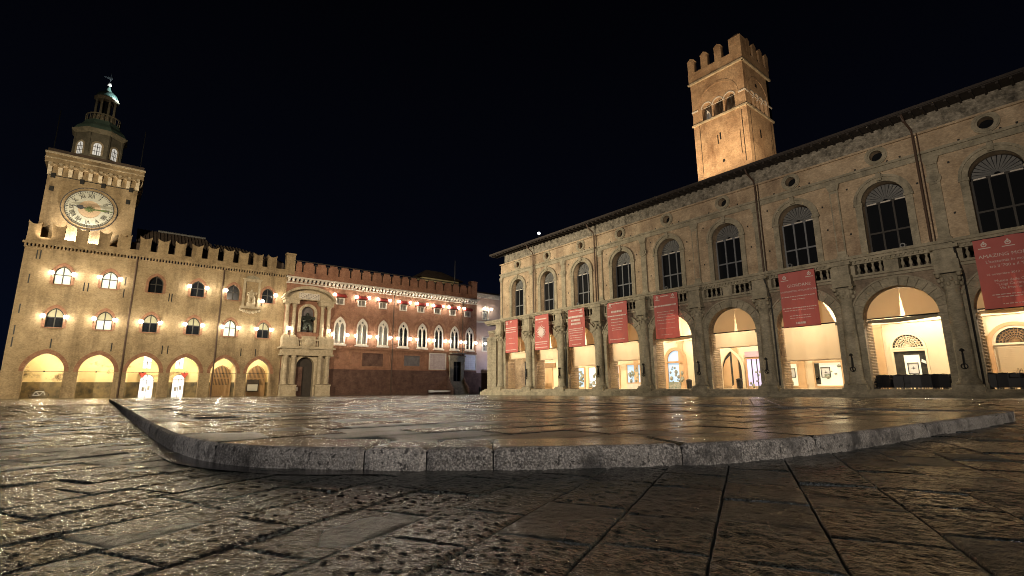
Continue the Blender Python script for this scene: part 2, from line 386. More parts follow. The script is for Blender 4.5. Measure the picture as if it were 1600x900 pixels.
variants = [(l, slab_mesh('paver', l - .006, .397 - .006, i * 3 + q, 'wet_paver', (.0068, .0046)[q], .0115)) for i, l in enumerate(lens) for q in range(2)]
ca, sa = math.cos(GA), math.sin(GA)
cells = []
rng = random.Random(3)
for k in range(-60, 90):
    t = .153 - .397 * .5 + .397 * k; s_ = -40 + rng.random()
    while s_ < 60:
        l, me = variants[rng.randrange(len(variants))]; s_ += l
        x = (s_ - l / 2) * ca - t * sa; y = (s_ - l / 2) * sa + t * ca
        if math.hypot(x, y) > 34: continue
        z = in_view(x, y)
        if z is None:
            if math.hypot(x, y) > 14: continue
            z = 1000 + math.hypot(x, y)
        if inside(x, y, ring) and all(inside(x + dx, y + dy, ring) for dx, dy in ((.4, .2), (-.4, -.2), (.3, -.3), (-.3, .3))): continue
        cells.append((z, x, y, l, me))
cells.sort(key=lambda c: c[0])
for i, (z, x, y, l, me) in enumerate(cells[:298]):
    o = bpy.data.objects.new('paver', me); C.objects.link(o); o.parent = pv.o
    o.rotation_mode = 'QUATERNION'
    tilt = Vector((rng.gauss(0, .004), rng.gauss(0, .006), 1)).normalized()
    flip = PI if rng.random() < .5 else 0
    o.rotation_quaternion = GQ @ Vector((0, 0, 1)).rotation_difference(tilt) @ Matrix.Rotation(GA + flip, 3, 'Z').to_quaternion()
    o.location = (x, y, gz(x, y) + rng.gauss(0, .0028))
far = MB()
for z, x, y, l, me in cells[298:]:
    a, b_ = l / 2 - .006, .397 / 2 - .006; h = rng.gauss(0, .004)
    top = [(-a + .025, -b_ + .025), (a - .025, -b_ + .025), (a - .025, b_ - .025), (-a + .025, b_ - .025)]; bot = [(-a, -b_), (a, -b_), (a, b_), (-a, b_)]
    W = lambda p, dz: (x + p[0] * ca - p[1] * sa, y + p[0] * sa + p[1] * ca, gz(x + p[0] * ca - p[1] * sa, y + p[0] * sa + p[1] * ca) + h + dz)
    far._add([W(p, 0) for p in top] + [W(p, -.014) for p in bot], [(0, 1, 2, 3), (0, 4, 5, 1), (1, 5, 6, 2), (2, 6, 7, 3), (3, 7, 4, 0)])
pv.part('paver_field', far, 'wet_paver', kind='stuff')
# beyond the laid slabs the paving goes on as a sheet
g = MB()
for i in range(24):
    a0, a1 = 2 * PI * i / 24, 2 * PI * (i + 1) / 24
    ps = [(33.5 * math.cos(a0), 33.5 * math.sin(a0)), (33.5 * math.cos(a1), 33.5 * math.sin(a1)), (190 * math.cos(a1), 190 * math.sin(a1)), (190 * math.cos(a0), 190 * math.sin(a0))]
    g._add([(x, y, gz(x, y) - .006) for x, y in ps], [(0, 1, 2, 3)])
pv.part('paver_field', g, 'wet_paver', kind='stuff')

# --- raised platform
KH = .155
pf = Thing('raised_pavement', None, None, (6, 20, gz(6, 20)), kind='structure')
core = MB(); core.prism(ring, 0, 1); core.v = [(x, y, gz(x, y) + (KH - .03 if z > .5 else -.05)) for x, y, z in core.v]
core.v = [(x + (.02 if x < 6 else -.02), y + .02, z) for x, y, z in core.v]
pf.part('platform_bed', core, 'wet_earth')
joints = [klen[len_at(p)] for p in ((.50, 7.0), (.55, 5.9), (.71, 4.7), (1.48, 3.56), (1.81, 3.24), (2.19, 2.95), (3.41, 2.21), (4.8, 1.8), (7.5, 1.62), (11.9, 1.40))]
L0 = joints[0]; back = []
while L0 > 1.2: L0 -= rng.uniform(.9, 1.5); back.append(max(L0, 0))
joints = sorted(back) + joints
DEPTH = .62
def kerb_stone(l0, l1, name='kerb_stone'):
    gap = .005; m_ = max(3, int((l1 - l0) / .045)); prof = 11; v = []; rows = []
    sd = l0 * 3.1
    cs = [(.0, -.02), (.004, .03), (.002, .06), (.004, .09), (.008, .115), (.016, .137), (.03, .150), (.05, .155), (.16, .155), (.36, .155), (DEPTH, .155)]
    for i in range(m_ + 1):
        L_ = l0 + gap + (l1 - l0 - 2 * gap) * i / m_; p, d = at_len(L_); nrm = Vector((-d.y, d.x))
        if nrm.dot(Vector((6, 20)) - p) < 0: nrm = -nrm
        endf = min(i, m_ - i)
        for q, (w, z) in enumerate(cs):
            P = p + nrm * w
            dn = (noise.noise(Vector((L_ * 17 + sd, z * 60, w * 40))) * .5 + noise.noise(Vector((L_ * 50, z * 110 + sd, w * 60))) * .5) * (.010 if q < 6 else .003)
            if endf == 0: dn += .018
            P = P + nrm * (dn if q < 6 else 0)
            zz = z - (dn if q >= 6 else 0) - (.004 if endf == 0 and q > 3 else 0)
            v.append((P.x, P.y, gz(P.x, P.y) + zz))
    k = len(cs); fs = [(i * k + q, (i + 1) * k + q, (i + 1) * k + q + 1, i * k + q + 1) for i in range(m_) for q in range(k - 1)]
    fs += [tuple(range(k)), tuple(reversed(range(m_ * k, (m_ + 1) * k)))]
    me = bpy.data.meshes.new(name); me.from_pydata(v, [], fs); me.materials.append(MAT['kerb_granite']); me.materials.append(MAT['wet_platform'])
    for pl in me.polygons:
        if pl.index < m_ * (k - 1) and pl.index % (k - 1) >= 7: pl.material_index = 1
    me.transform(Matrix.Translation(-pf.org)); pf.part(name, me, at=pf.org)
for a, b_ in zip(joints, joints[1:]): kerb_stone(a, b_)
# end stone turning the corner
g = MB(); pts = [(11.905, 1.40), (12.1, 1.41), (12.25, 1.48), (12.37, 1.61), (12.44, 1.83), (12.45, 2.3), (12.45, 3.0), (11.83, 3.0), (11.83, 2.1)]
g.prism(pts, 0, 1); g.v = [(x, y, gz(x, y) + (KH if z > .5 else -.02)) for x, y, z in g.v]; pf.part('kerb_stone', g, 'kerb_granite')
yy = 3.0
while yy < 44:
    l = rng.uniform(.9, 1.5); g = MB(); g.box(11.83, 12.45, yy + .006, yy + l - .006, -.02, KH); g.v = [(x, y, gz(x, y) + z) for x, y, z in g.v]; pf.part('kerb_stone', g, 'kerb_granite'); yy += l
# slabs laid in rows across the platform
pvars = [(l, slab_mesh('paver', l - .008, .592, i + 40, 'wet_platform', .0026, .026, across=False, drop=.016, round_=.04, lip=.008)) for i, l in enumerate([.7, .82, .95, 1.08, 1.2, 1.35])]
cells = []
def inner(x, y): return inside(x, y, ring) and y < 44.5
for k in range(72):
    y = 1.75 + .6 * k; x = .2 + rng.random() * -.9
    while x < 12.0:
        l, me = pvars[rng.randrange(len(pvars))]; x += l; cx = x - l / 2
        if all(inner(cx + dx, y + dy) for dx, dy in ((l / 2 - .02, .28), (-l / 2 + .02, .28), (l / 2 - .02, -.28), (-l / 2 + .02, -.28))) and x < 12.4:
            z = in_view(cx, y)
            if z: cells.append((z, cx, y, l, me))
cells.sort(key=lambda c: c[0])
for z, x, y, l, me in cells[:298]:
    o = bpy.data.objects.new('paver', me); C.objects.link(o); o.parent = pf.o; o.rotation_mode = 'QUATERNION'
    tilt = Vector((rng.gauss(0, .004), rng.gauss(0, .007), 1)).normalized()
    o.rotation_quaternion = GQ @ Vector((0, 0, 1)).rotation_difference(tilt)
    o.location = Vector((x, y, gz(x, y) + KH - .0085 + rng.gauss(0, .0030))) - pf.org
far = MB()
for z, x, y, l, me in cells[298:]:
    a, b_ = l / 2 - .006, .294; h = KH - .0085 + rng.gauss(0, .0032); tx, ty = rng.gauss(0, .004), rng.gauss(0, .008)
    P = [(x + sx_ * (a - .03), y + sy_ * (b_ - .035)) for sx_, sy_ in ((-1, -1), (1, -1), (1, 1), (-1, 1))]; Q = [(x + sx_ * a, y + sy_ * b_) for sx_, sy_ in ((-1, -1), (1, -1), (1, 1), (-1, 1))]
    far._add([(p[0], p[1], gz(*p) + h + tx * (p[0] - x) + ty * (p[1] - y)) for p in P] + [(p[0], p[1], gz(*p) + h - .009) for p in Q], [(0, 1, 2, 3), (0, 4, 5, 1), (1, 5, 6, 2), (2, 6, 7, 3), (3, 7, 4, 0)])
pf.part('paver_field', far, 'wet_platform', kind='stuff')
# water lying in the gutter along the kerb
outl = [(.52, 7.4), (.42, 6.6), (.41, 5.7), (.47, 4.95), (.62, 4.42), (.76, 4.12), (1.0, 3.72), (1.5, 3.3)]
inn = [tuple(at_len(klen[len_at(p)])[0] + Vector((.03, .03))) for p in reversed(kp) if .5 <= p[0] <= 1.6 and p[1] <= 7.3]
poly = catmull(outl, 4); poly = [tuple(p) for p in poly] + inn
g = MB(); tri = tessellate_polygon([[Vector((*p, 0)) for p in poly]]); g._add([(x, y, gz(x, y) + .0035) for x, y in poly], [tuple(t) for t in tri])
single('puddle', g, 'puddle_water', None, None, kind='structure')

# ================================================================== WEST SIDE: town palace (frame u = X, w = Y - 80, v = Z)
YL = 80.0
def west(name, label, cat, u, w=0, v=-.6, **k):
    t = Thing(name, label, cat, (u, YL + w, v), 0, (u, w, v), **k); return t
pal = west('palace', 'ochre brick palace with six lit pointed portico arches and battlements beside the clock tower', 'palace', 5)
arU = [-6.18, -1.45, 3.2, 7.72, 12.3, 16.75]; arA = [1.74, 1.72, 1.70, 1.68, 1.63, 1.58]
upU = [-5.98, -1.52, 3.3, 8.05, 12.45, 17.05]; loU = [-6.05, -1.42, 3.25, 8.05, 12.5, 16.87]
WA = .80
holes = [opening(u, a, -.9, 2.6, 4.72) for u, a in zip(arU, arA)]
holes += [opening(u, WA, 13.05, 14.25, 15.3, 8) for u in upU] + [opening(u, WA, 7.8, 9.05, 10.15, 8) for u in loU]
g = MB(); g.plate(rect(-9.75, 19.6, -1.0, 17.15), holes[6:], 0, .9)
# the arches reach the ground: build the wall as plate with notches
outer = [(-9.75, -1.0)]
for h in holes[:6]: outer += [(h[0][0], -1.0)] + h[1:-1] + [(h[-1][0], -1.0)]
outer += [(19.6, -1.0), (19.6, 17.15), (-9.75, 17.15)]
g = MB(); g.plate(outer, holes[6:], 0, .9)
g.box(-9.75, -9.15, .9, 14, -1, 17.15)
wall = pal.part('wall', g, 'ochre_brick')
# stone-faced lower courses of the piers
for i in range(7):
    x0 = -9.75 if i == 0 else arU[i - 1] + arA[i - 1]; x1 = 19.3 if i == 6 else arU[i] - arA[i]
    g = MB(); z = -.75; rr = random.Random(i)
    while z < 2.45:
        h = rr.uniform(.26, .36); g.box(x0 - .02 + rr.uniform(0, .02), x1 + .02 - rr.uniform(0, .02), -.03 - rr.uniform(0, .015), .93, z + .006, z + h - .006); z += h
    pal.part('pier_facing', g, 'ochre_brick')
for u, a in zip(arU, arA):
    g = MB(); n = 12; g.band(parch(u, a + .002, 2.6, 4.72, n), parch(u, a + .42, 2.6, 5.22, n), -.05, .3); pal.part('arch_moulding', g, 'trim_brick')
    g = MB(); g.tube([(u - a - .05, .35, 2.62), (u + a + .05, .35, 2.62)], .03); g.sphere((u, .35, 2.62), .09); pal.part('tie_rod', g, 'wrought_iron')
def warm_window(u, zb, zi, za, upper, lower):
    """pointed window: brick surround > frame, panes"""
    g = MB(); g.band([(u - WA - .0, zb)] + parch(u, WA, zi, za, 8) + [(u + WA, zb)], [(u - WA - .30, zb)] + parch(u, WA + .30, zi, za + .40, 8) + [(u + WA + .30, zb)], -.07, .25)
    s_ = pal.part('window', g, 'trim_brick')
    g = MB(); fr = opening(u, WA, zb, zi, za, 8); inr = opening(u, WA - .09, zb + .08, zi, za - .11, 8)
    g.plate(fr, [inr], .34, .42); zm = zi - .02
    g.box(u - .055, u + .055, .325, .43, zb + .05, za - .05); g.box(u - WA + .03, u + WA - .03, .322, .432, zm - .05, zm + .05)
    pal.part('frame', g, 'sash_dark' if lower != 'lit_glass' else 'sash_dark', parent=s_)
    g = MB(); g.plate([(u - WA + .03, zm), (u + WA - .03, zm)] + list(reversed(parch(u, WA - .03, zi, za - .03, 8))), [], .40, .45); pal.part('pane', g, upper, parent=s_)
    g = MB(); g.box(u - WA + .03, u + WA - .03, .40, .45, zb + .03, zm); pal.part('pane', g, lower, parent=s_)
    g = MB(); g.box(u - WA - .12, u + WA + .12, -.1, .34, zb - .10, zb); pal.part('sill', g, 'trim_brick', parent=s_)
for i, u in enumerate(upU): warm_window(u, 13.05, 14.25, 15.3, *(('lit_glass', 'lit_glass') if i < 2 else ('night_glass', 'night_glass')))
for i, u in enumerate(loU): warm_window(u, 7.8, 9.05, 10.15, 'lit_glass' if i == 4 else 'lamp_glint_glass', 'lit_glass' if i in (1, 4) else 'night_glass')
# small wall slits
rr = random.Random(5); g = MB()
for u, z in [(-8.6, 16.4), (-8.3, 16.4), (-8.9, 13.4), (-9.2, 9.8), (-9.3, 7.3), (-6.0, 5.9), (-9.3, 5.9), (-3.9, 13.0), (-3.5, 13.0), (.05, 14.2), (.05, 12.6), (-.35, 5.7), (4.9, 12.6), (5.2, 12.6), (4.9, 5.6), (5.5, 5.6), (14.2, 5.6), (16.1, 5.6)]: g = MB(); g.box(u - .06, u + .06, -.012, .05, z - .55, z + .55); pal.part('wall_slit', g, 'wrought_iron')
# cornice on little brick corbels
g = MB(); g.box(-10.0, 19.6, -.36, .3, 17.62, 17.86); g.box(-9.85, 19.6, -.14, .3, 17.15, 17.28); pal.part('cornice', g, 'ochre_brick')
g = MB(); u = -9.8
while u < 19.5: g.box(u, u + .17, -.30, .1, 17.282, 17.618); u += .34
pal.part('corbel_row', g, 'ochre_brick', kind='stuff')
g = MB(); g.box(-9.8, 19.6, -.05, .75, 17.862, 18.55); pal.part('parapet', g, 'ochre_brick')
def merlon_mesh(w, h, mt, notch=.34):
    g = MB(); a = w / 2
    top = [(-a - .06, h)] + [(-a - .06 + (a + .06) * t, h - notch * (math.sin(t * PI / 2) ** .8)) for t in (.25, .5, .75, 1)] + [(a + .06 - (a + .06) * t, h - notch * (math.sin(t * PI / 2) ** .8)) for t in (.75, .5, .25)] + [(a + .06, h)]
    out = [(-a, 0), (a, 0), (a, h - .38), (a + .06, h - .3)] + list(reversed(top)) + [(-a - .06, h - .3), (-a, h - .38)]
    g.plate(out, [], 0, .62); return g.mesh('merlon', mt)
bigm = merlon_mesh(1.14, 1.95, 'ochre_brick', .42); smm = merlon_mesh(1.2, 1.95, 'ochre_brick')
for u in (-9.2, -7.05, -4.85, -2.65, -.55): pal.part('merlon', bigm, at=(u, -.03, 18.551))
for k in range(10):
    pal.part('merlon', smm, at=(1.58 + 1.96 * k - (0 if k < 9 else .0), -.03, 18.551)) if k < 9 else None
g = MB(); g.box(19.28, 20.55, -.1, .9, 17.87, 21.0); g.box(19.2, 20.63, -.18, .98, 21.0, 21.25); pal.part('corner_turret', g, 'ochre_brick')
# dark ledge right behind the battlements and tiled roofs above
g = MB(); g.box(.1, 19.3, 1.6, 2.2, 18.3, 19.9); pal.part('dark_backing', g, 'roof_tile')
def tiled(th, x0, x1, w0, z0, w1, z1, hip0=0, hip1=0, name='roof'):
    g = MB(); n = int((x1 - x0) / .42)
    g._add([(x0, w0, z0), (x1, w0, z0), (x1 - hip1, w1, z1), (x0 + hip0, w1, z1), (x0, w0, z0 - .15), (x1, w0, z0 - .15)], [(0, 1, 2, 3), (0, 4, 5, 1)])
    if hip1: g._add([(x1, w0, z0), (x1, w1 * 2 - w0, z0), (x1 - hip1, w1, z1)], [(0, 1, 2)])
    o = th.part(name, g, 'roof_tile'); g = MB()
    for i in range(n + 1):
        x = x0 + (x1 - x0) * i / n; t0 = 1.0
        if x < x0 + hip0: t0 = (x - x0) / hip0
        if x > x1 - hip1: t0 = min(t0, (x1 - x) / max(hip1, .01))
        if t0 < .05: continue
        g.tube([(x, w0 - .02, z0 + .03), (x, w0 + (w1 - w0) * t0, z0 + (z1 - z0) * t0 + .03)], .09, 5)
    th.part('tile_row', g, 'roof_tile', parent=o, kind='stuff')
    return o
tiled(pal, .6, 11.0, 2.4, 19.9, 8.5, 23.6, 0, 1.9)
g = MB(); g.tube([(3.0, 8.4, 23.7), (9.1, 8.4, 23.7)], .16, 6); pal.part('ridge', g, 'grey_metal')
tiled(pal, 10.6, 19.8, 4.0, 20.6, 9.5, 23.2, 0, 6)
for u in (.95, 11.0):
    g = MB(); g.tube([(u, -.16, 17.4), (u, -.14, 16.8), (u - .02, -.12, 3.0), (u - .02, -.12, -.5)], .10, 8); pal.part('drainpipe', g, 'drainpipe')
# portico inside: back wall with doors, vault, floor
g = MB(); ceil = 5.4
bh = [opening(3.95, .78, -.9, 1.7, 2.48, 6), rect(3.3, 4.2, 3.3, 4.92), opening(7.6, .70, -.9, 1.8, 2.5, 6), rect(7.0, 7.92, 3.35, 4.95)]
outer = [(-9.2, -1), (3.17, -1)] + bh[0][1:-1] + [(4.73, -1), (6.9, -1)] + bh[2][1:-1] + [(8.3, -1), (19.5, -1), (19.5, ceil), (-9.2, ceil)]
g.plate(outer, [bh[1], bh[3]], 5.0, 5.3); pal.part('portico_back_wall', g, 'portico_plaster')
g = MB(); g.box(-9.14, 19.5, .9, 5.3, ceil, ceil + .2); pal.part('portico_ceiling', g, 'portico_plaster')
g = MB(); g.box(19.3, 19.55, .9, 5.0, -1, ceil); pal.part('portico_end_wall', g, 'portico_plaster')
for i in range(5):
    u = (arU[i] + arU[i + 1]) / 2; g = MB(); top = parch(0, 1.9, 2.7, 4.6, 8)
    g.plate([(0, 5.399), (0, 4.9)] and [(.9, 5.39), (.9, 2.7)] + [(2.95 + x, z) for x, z in parch(0, 2.0, 2.7, 4.7, 8)] + [(4.99, 2.7), (4.99, 5.39)], [], u - .22, u + .22)
    g.v = [(w, uu, z) for uu, w, z in g.v]; pal.part('vault_rib', g, 'portico_plaster')
for x0, x1 in ((-9.1, 3.16), (4.74, 6.88), (8.32, 19.3)):
    g = MB(); g.box(x0, x1, 4.93, 5.0, -1, 1.42); pal.part('dado', g, 'dado_paint')
for cx, hw, zi, za, zb in ((3.95, .74, 1.7, 2.44, -.62), (7.6, .66, 1.8, 2.46, -.62)):
    g = MB(); g.plate(opening(cx, hw, zb, zi, za, 6), [], 5.26, 5.29); d = pal.part('door', g, 'door_light')
    g = MB(); g.box(cx - .03, cx + .03, 5.2, 5.255, zb, za); g.box(cx - hw, cx + hw, 5.2, 5.256, zi - .03, zi + .03)
    for q in (-.5, .5): g.box(cx + hw * q - .02, cx + hw * q + .02, 5.2, 5.254, zi, za - .1)
    pal.part('frame', g, 'sash_dark', parent=d)
    g = MB(); g.box(cx - .45, cx - .12, 5.19, 5.2, .2, .75); g.box(cx + .15, cx + .42, 5.19, 5.2, .35, .95); pal.part('notice', g, 'grey_paint', parent=d)
for x0, x1, z0, z1 in ((3.3, 4.2, 3.3, 4.92), (7.0, 7.92, 3.35, 4.95)):
    g = MB(); g.box(x0, x1, 5.2, 5.24, z0, z1); d = pal.part('window', g, 'shop_white')
    g = MB(); c = (x0 + x1) / 2; g.box(c - .04, c + .04, 5.1, 5.197, z0, z1); g.box(x0, x1, 5.1, 5.196, (z0 + z1) / 2 - .03, (z0 + z1) / 2 + .03); g.box(x0 - .06, x0, 5.05, 5.2, z0 - .06, z1 + .06); g.box(x1, x1 + .06, 5.05, 5.2, z0 - .06, z1 + .06); pal.part('frame', g, 'sash_dark', parent=d)
for u in (3.32, 8.15):
    g = MB(); g._add([(u - .42, 4.3, 2.62), (u + .42, 4.3, 2.62), (u, 4.0, 1.9), (u - .4, 4.95, 2.75), (u + .4, 4.95, 2.75)], [(0, 1, 2), (0, 3, 4, 1), (0, 2, 3), (1, 4, 2), (3, 2, 4)]); pal.part('awning', g, 'awning_red')
# timber gates in the last two arches
for ci, (cx, hw, zi, za, w) in enumerate(((12.75, 1.32, 2.2, 3.9, 4.6), (17.5, 1.3, 2.2, 4.0, 4.6))):
    g = MB(); g.band([(cx - hw + .12, -.7)] + parch(cx, hw - .12, zi, za - .12, 8) + [(cx + hw - .12, -.7)], [(cx - hw, -.7)] + parch(cx, hw, zi, za, 8) + [(cx + hw, -.7)], w, w + .15); gt = pal.part('gate', g, 'gate_timber')
    def top_at(x): return max(z for (xa, z), (xb, zb_) in zip(parch(cx, hw - .1, zi, za - .1, 8), parch(cx, hw - .1, zi, za - .1, 8)[1:]) if min(xa, xb) - .2 <= x <= max(xa, xb) + .2)
    n = 13
    for k in range(n):
        x = cx - hw + .2 + (2 * hw - .4) * k / (n - 1); g = MB(); g.box(x - .05, x + .05, w + .03, w + .1, .9, top_at(x) - .04); pal.part('slat', g, 'gate_timber', parent=gt)
    g = MB(); g.box(cx - hw + .1, cx + hw - .1, w + .02, w + .12, -.65, .9); g.box(cx - hw + .1, cx + hw - .1, w + .005, w + .135, 1.95, 2.1); g.box(cx - hw + .1, cx + hw - .1, w + .005, w + .135, .88, 1.0); pal.part('panel', g, 'gate_timber', parent=gt)
    g = MB(); g.plate(opening(cx, hw, -.7, zi, za, 8), [], w + .2, w + .25); pal.part('backing', g, 'timber_and_shade', parent=gt)
    if ci == 1:
        g = MB(); g.box(16.2, 17.85, 4.3, 4.55, .05, 1.8); b_ = pal.part('notice_board', g, 'timber_and_shade')
        g = MB(); g.box(16.3, 17.7, 4.25, 4.295, .15, 1.1); g.box(16.4, 17.6, 4.24, 4.2495, .3, .95); pal.part('panel', g, 'grey_paint', parent=b_)
for i, u in enumerate(arU):
    g = MB(); g.tube([(u, 2.6, ceil), (u, 2.6, 5.05)], .02); g.sphere((u, 2.6, 4.98), .11); pal.part('ceiling_lamp', g, 'bulb')
    lamp('POINT', 'portico_light', (u, YL + 2.6, 4.6), 470 if i < 4 else 380, (1, .82, .50) if i < 4 else (1, .86, .60), .12)
# relief of a seated Madonna in a stone frame
ou = 14.8; g = MB(); g.band([(ou - .85, 12.3), (ou - .85, 16.0), (ou + .85, 16.0), (ou + .85, 12.3)], [(ou - 1.15, 12.3), (ou - 1.15, 16.25), (ou + 1.15, 16.25), (ou + 1.15, 12.3)], -.22, .02)
g.box(ou - 1.3, ou + 1.3, -.3, .02, 16.25, 16.42); g.box(ou - 1.35, ou + 1.35, -.32, .02, 12.0, 12.3); pal.part('relief_frame', g, 'pale_stone')
g = MB(); g.plate([(ou - .95, 16.42), (ou + .95, 16.42), (ou + .75, 16.75), (ou, 16.95), (ou - .75, 16.75)], [], -.24, .02); pal.part('relief_pediment', g, 'grey_stone')
g = MB()
for q in range(7): x = ou - 1.2 + .4 * q; g.sphere((x, -.12, 11.75 - .28 * math.sin(PI * q / 6)), .24, 8, 5)
pal.part('relief_brackets', g, 'pale_stone')
def figure(cx, cy, z0, h, mt, name, add):
    """draped seated figure: one continuous lathe-like body with knees, arms and head"""
    bm = bmesh.new(); b_ = [((0, 0, .30), .19), ((0, 0, .52), .15), ((0, 0, .70), .15), ((0, 0, .78), .06), ((0, 0, .85), .075), ((0, .0, .93), .055),
      ((-.12, -.16, .36), .12), ((-.13, -.17, .04), .10), ((.12, -.16, .34), .12), ((.13, -.17, .02), .10), ((-.20, 0, .69), .07), ((-.24, -.08, .52), .06), ((-.10, -.22, .52), .045), ((.20, 0, .69), .07), ((.27, -.10, .58), .055), ((.24, -.22, .72), .045)]
    ed = [(0, 1), (1, 2), (2, 3), (3, 4), (4, 5), (0, 6), (6, 7), (0, 8), (8, 9), (2, 10), (10, 11), (11, 12), (2, 13), (13, 14), (14, 15)]
    me = bpy.data.meshes.new('skeleton'); me.from_pydata([Vector(p) * h for p, r in b_], ed, [])
    o = bpy.data.objects.new('skeleton', me); C.objects.link(o); md = o.modifiers.new('skin', 'SKIN'); o.modifiers.new('sub', 'SUBSURF').levels = 1
    for i, (p, r) in enumerate(b_): me.skin_vertices[0].data[i].radius = (r * h, r * h)
    me.skin_vertices[0].data[0].use_root = True
    dg = bpy.context.evaluated_depsgraph_get(); m2 = bpy.data.meshes.new_from_object(o.evaluated_get(dg)); bpy.data.objects.remove(o)
    for v in m2.vertices: v.co += Vector((cx, cy, z0))
    g = MB(); g._add([tuple(v.co) for v in m2.vertices], [tuple(p.vertices) for p in m2.polygons]); return g
g = figure(ou, -.1, 12.75, 2.3, 'pale_stone', 'relief_figure', None); g.box(ou - .55, ou + .55, -.35, .0, 12.3, 12.95); pal.part('relief_figure', g, 'pale_stone', smooth=True)

# ------------------------------------------------------------------ clock tower (its face stands at w = 2)
ct = west('clock_tower', 'square brick clock tower with large round dial and a green domed lantern on top', 'clock tower', -4.66, 2, 17.6)
U0, U1 = -9.22, -.1; UC = (U0 + U1) / 2
g = MB(); g.box(U0, U1, 2, 11, 16.5, 30.4); ct.part('wall', g, 'ochre_brick')
g = MB(); g.box(U0 - .45, U1 + .45, 1.50, 11.5, 28.75, 29.9); ct.part('parapet', g, 'ochre_brick')
g = MB(); g.box(U0 - .55, U1 + .55, 1.40, 11.6, 29.9, 30.12); g.box(U0 - .5, U1 + .5, 1.45, 11.55, 29.28, 29.4); ct.part('cornice', g, 'pale_stone')
g = MB(); g.box(U0 - .35, U1 + .35, 1.65, 11.4, 30.12, 30.6); ct.part('roof', g, 'roof_tile')
for i in range(10):
    u = U0 + .12 + (U1 - U0 - .24) * i / 9; g = MB(); g.plate([(0, 27.2), (0, 28.75), (-.49, 28.75), (-.46, 28.35), (-.28, 27.9), (-.12, 27.4)], [], u - .2, u + .2); g.v = [(w, 2 + uu, z) for uu, w, z in g.v]; ct.part('corbel', g, 'pale_stone')
    if i < 9:
        uu = u + (U1 - U0 - .24) / 18; g = MB(); g.band(parch(uu, .31, 28.2, 28.5, 5), parch(uu, .5, 28.2, 28.75, 5), 1.5, 2.0); ct.part('corbel_arch', g, 'ochre_brick')
for i in range(9):
    w = 2.4 + 8.2 * i / 8; g = MB(); g.plate([(U1, 27.2), (U1, 28.75), (U1 + .44, 28.75), (U1 + .42, 28.35), (U1 + .28, 27.9), (U1 + .14, 27.4)], [], w - .2, w + .2); ct.part('corbel', g, 'pale_stone')
g = MB()
for u, z in ((-8.65, 25.4), (-5.9, 27.0), (-3.75, 27.0), (-.98, 25.4), (-8.7, 27.15), (-.85, 27.15)): g.box(u - .2, u + .2, 1.8, 2.0, z - .3, z + .3)
g.box(U0 + .1, U1 - .1, 1.9, 1.985, 27.12, 27.2); ct.part('iron_anchor', g, 'wrought_iron')
# dial
DX, DZ, DR = -4.72, 23.5, 2.78
g = MB(); g.plate(circ(DX, DZ, DR + .03, 48), [circ(DX, DZ, DR - .32, 48)], 1.86, 1.99); dial = ct.part('clock_face', g, 'ochre_brick')
g = MB(); g.plate(circ(DX, DZ, DR + .08, 48), [circ(DX, DZ, DR, 48)], 1.80, 1.992); g.plate(circ(DX, DZ, DR - .30, 48), [circ(DX, DZ, DR - .37, 48)], 1.82, 1.991); ct.part('dial_ring', g, 'numeral', parent=dial)
g = MB(); g.plate(circ(DX, DZ, DR - .36, 48), [circ(DX, DZ, 1.15, 32)], 1.90, 1.98); ct.part('dial', g, 'clock_dial', parent=dial)
g = MB(); g.plate(circ(DX, DZ, 1.152, 32), [], 1.91, 1.979); ct.part('dial_centre', g, 'clock_sun', parent=dial)
def text_mesh(s, size, mt, depth=.0, font_align='CENTER'):
    cu = bpy.data.curves.new('lettering', 'FONT'); cu.body = s; cu.size = size; cu.align_x = font_align; cu.align_y = 'CENTER'; cu.extrude = depth; cu.resolution_u = 2
    o = bpy.data.objects.new('lettering', cu); C.objects.link(o); dg = bpy.context.evaluated_depsgraph_get()
    me = bpy.data.meshes.new_from_object(o.evaluated_get(dg)); bpy.data.objects.remove(o); bpy.data.curves.remove(cu)
    me.materials.clear(); me.materials.append(MAT[mt]); return me
for k, s in enumerate(['XII', 'I', 'II', 'III', 'IIII', 'V', 'VI', 'VII', 'VIII', 'IX', 'X', 'XI']):
    a = 2 * PI * k / 12; me = text_mesh(s, .72, 'numeral', .01)
    for v in me.vertices: v.co.x *= .8
    q = Matrix.Rotation(PI / 2, 4, 'X'); me.transform(q); me.transform(Matrix.Rotation(a, 4, 'Y'))
    ct.part('numeral', me, at=(DX + 1.72 * math.sin(a), 1.885, DZ + 1.72 * math.cos(a)), parent=dial)
g = MB()
for k in range(60):
    a = 2 * PI * k / 60; r0, r1 = (2.16, 2.36) if k % 5 else (2.08, 2.36); hw = .022 if k % 5 else .045; d = Vector((math.sin(a), math.cos(a))); nn = Vector((d.y, -d.x)) * hw; c = Vector((DX, DZ))
    g.plate([tuple(c + d * r0 - nn), tuple(c + d * r0 + nn), tuple(c + d * r1 + nn), tuple(c + d * r1 - nn)], [], 1.885, 1.899)
ct.part('minute_mark', g, 'numeral', parent=dial, kind='stuff')
g = MB(); k = 12
g.plate([(DX + (.55 if i % 2 else .28) * math.cos(PI * i / k), DZ + (.55 if i % 2 else .28) * math.sin(PI * i / k)) for i in range(2 * k)], [], 1.86, 1.905); ct.part('sun_boss', g, 'clock_green', parent=dial)
g = MB(); a = 1.0; g.plate([(DX - .5, DZ - .07), (DX + 1.0, DZ - .09), (DX + 1.5, DZ - .14), (DX + 1.75, DZ - .05), (DX + 2.3, DZ - .03), (DX + 2.42, DZ), (DX + 2.3, DZ + .03), (DX + 1.75, DZ + .05), (DX + 1.5, DZ + .14), (DX + 1.0, DZ + .09), (DX - .5, DZ + .07)], [], 1.80, 1.83)
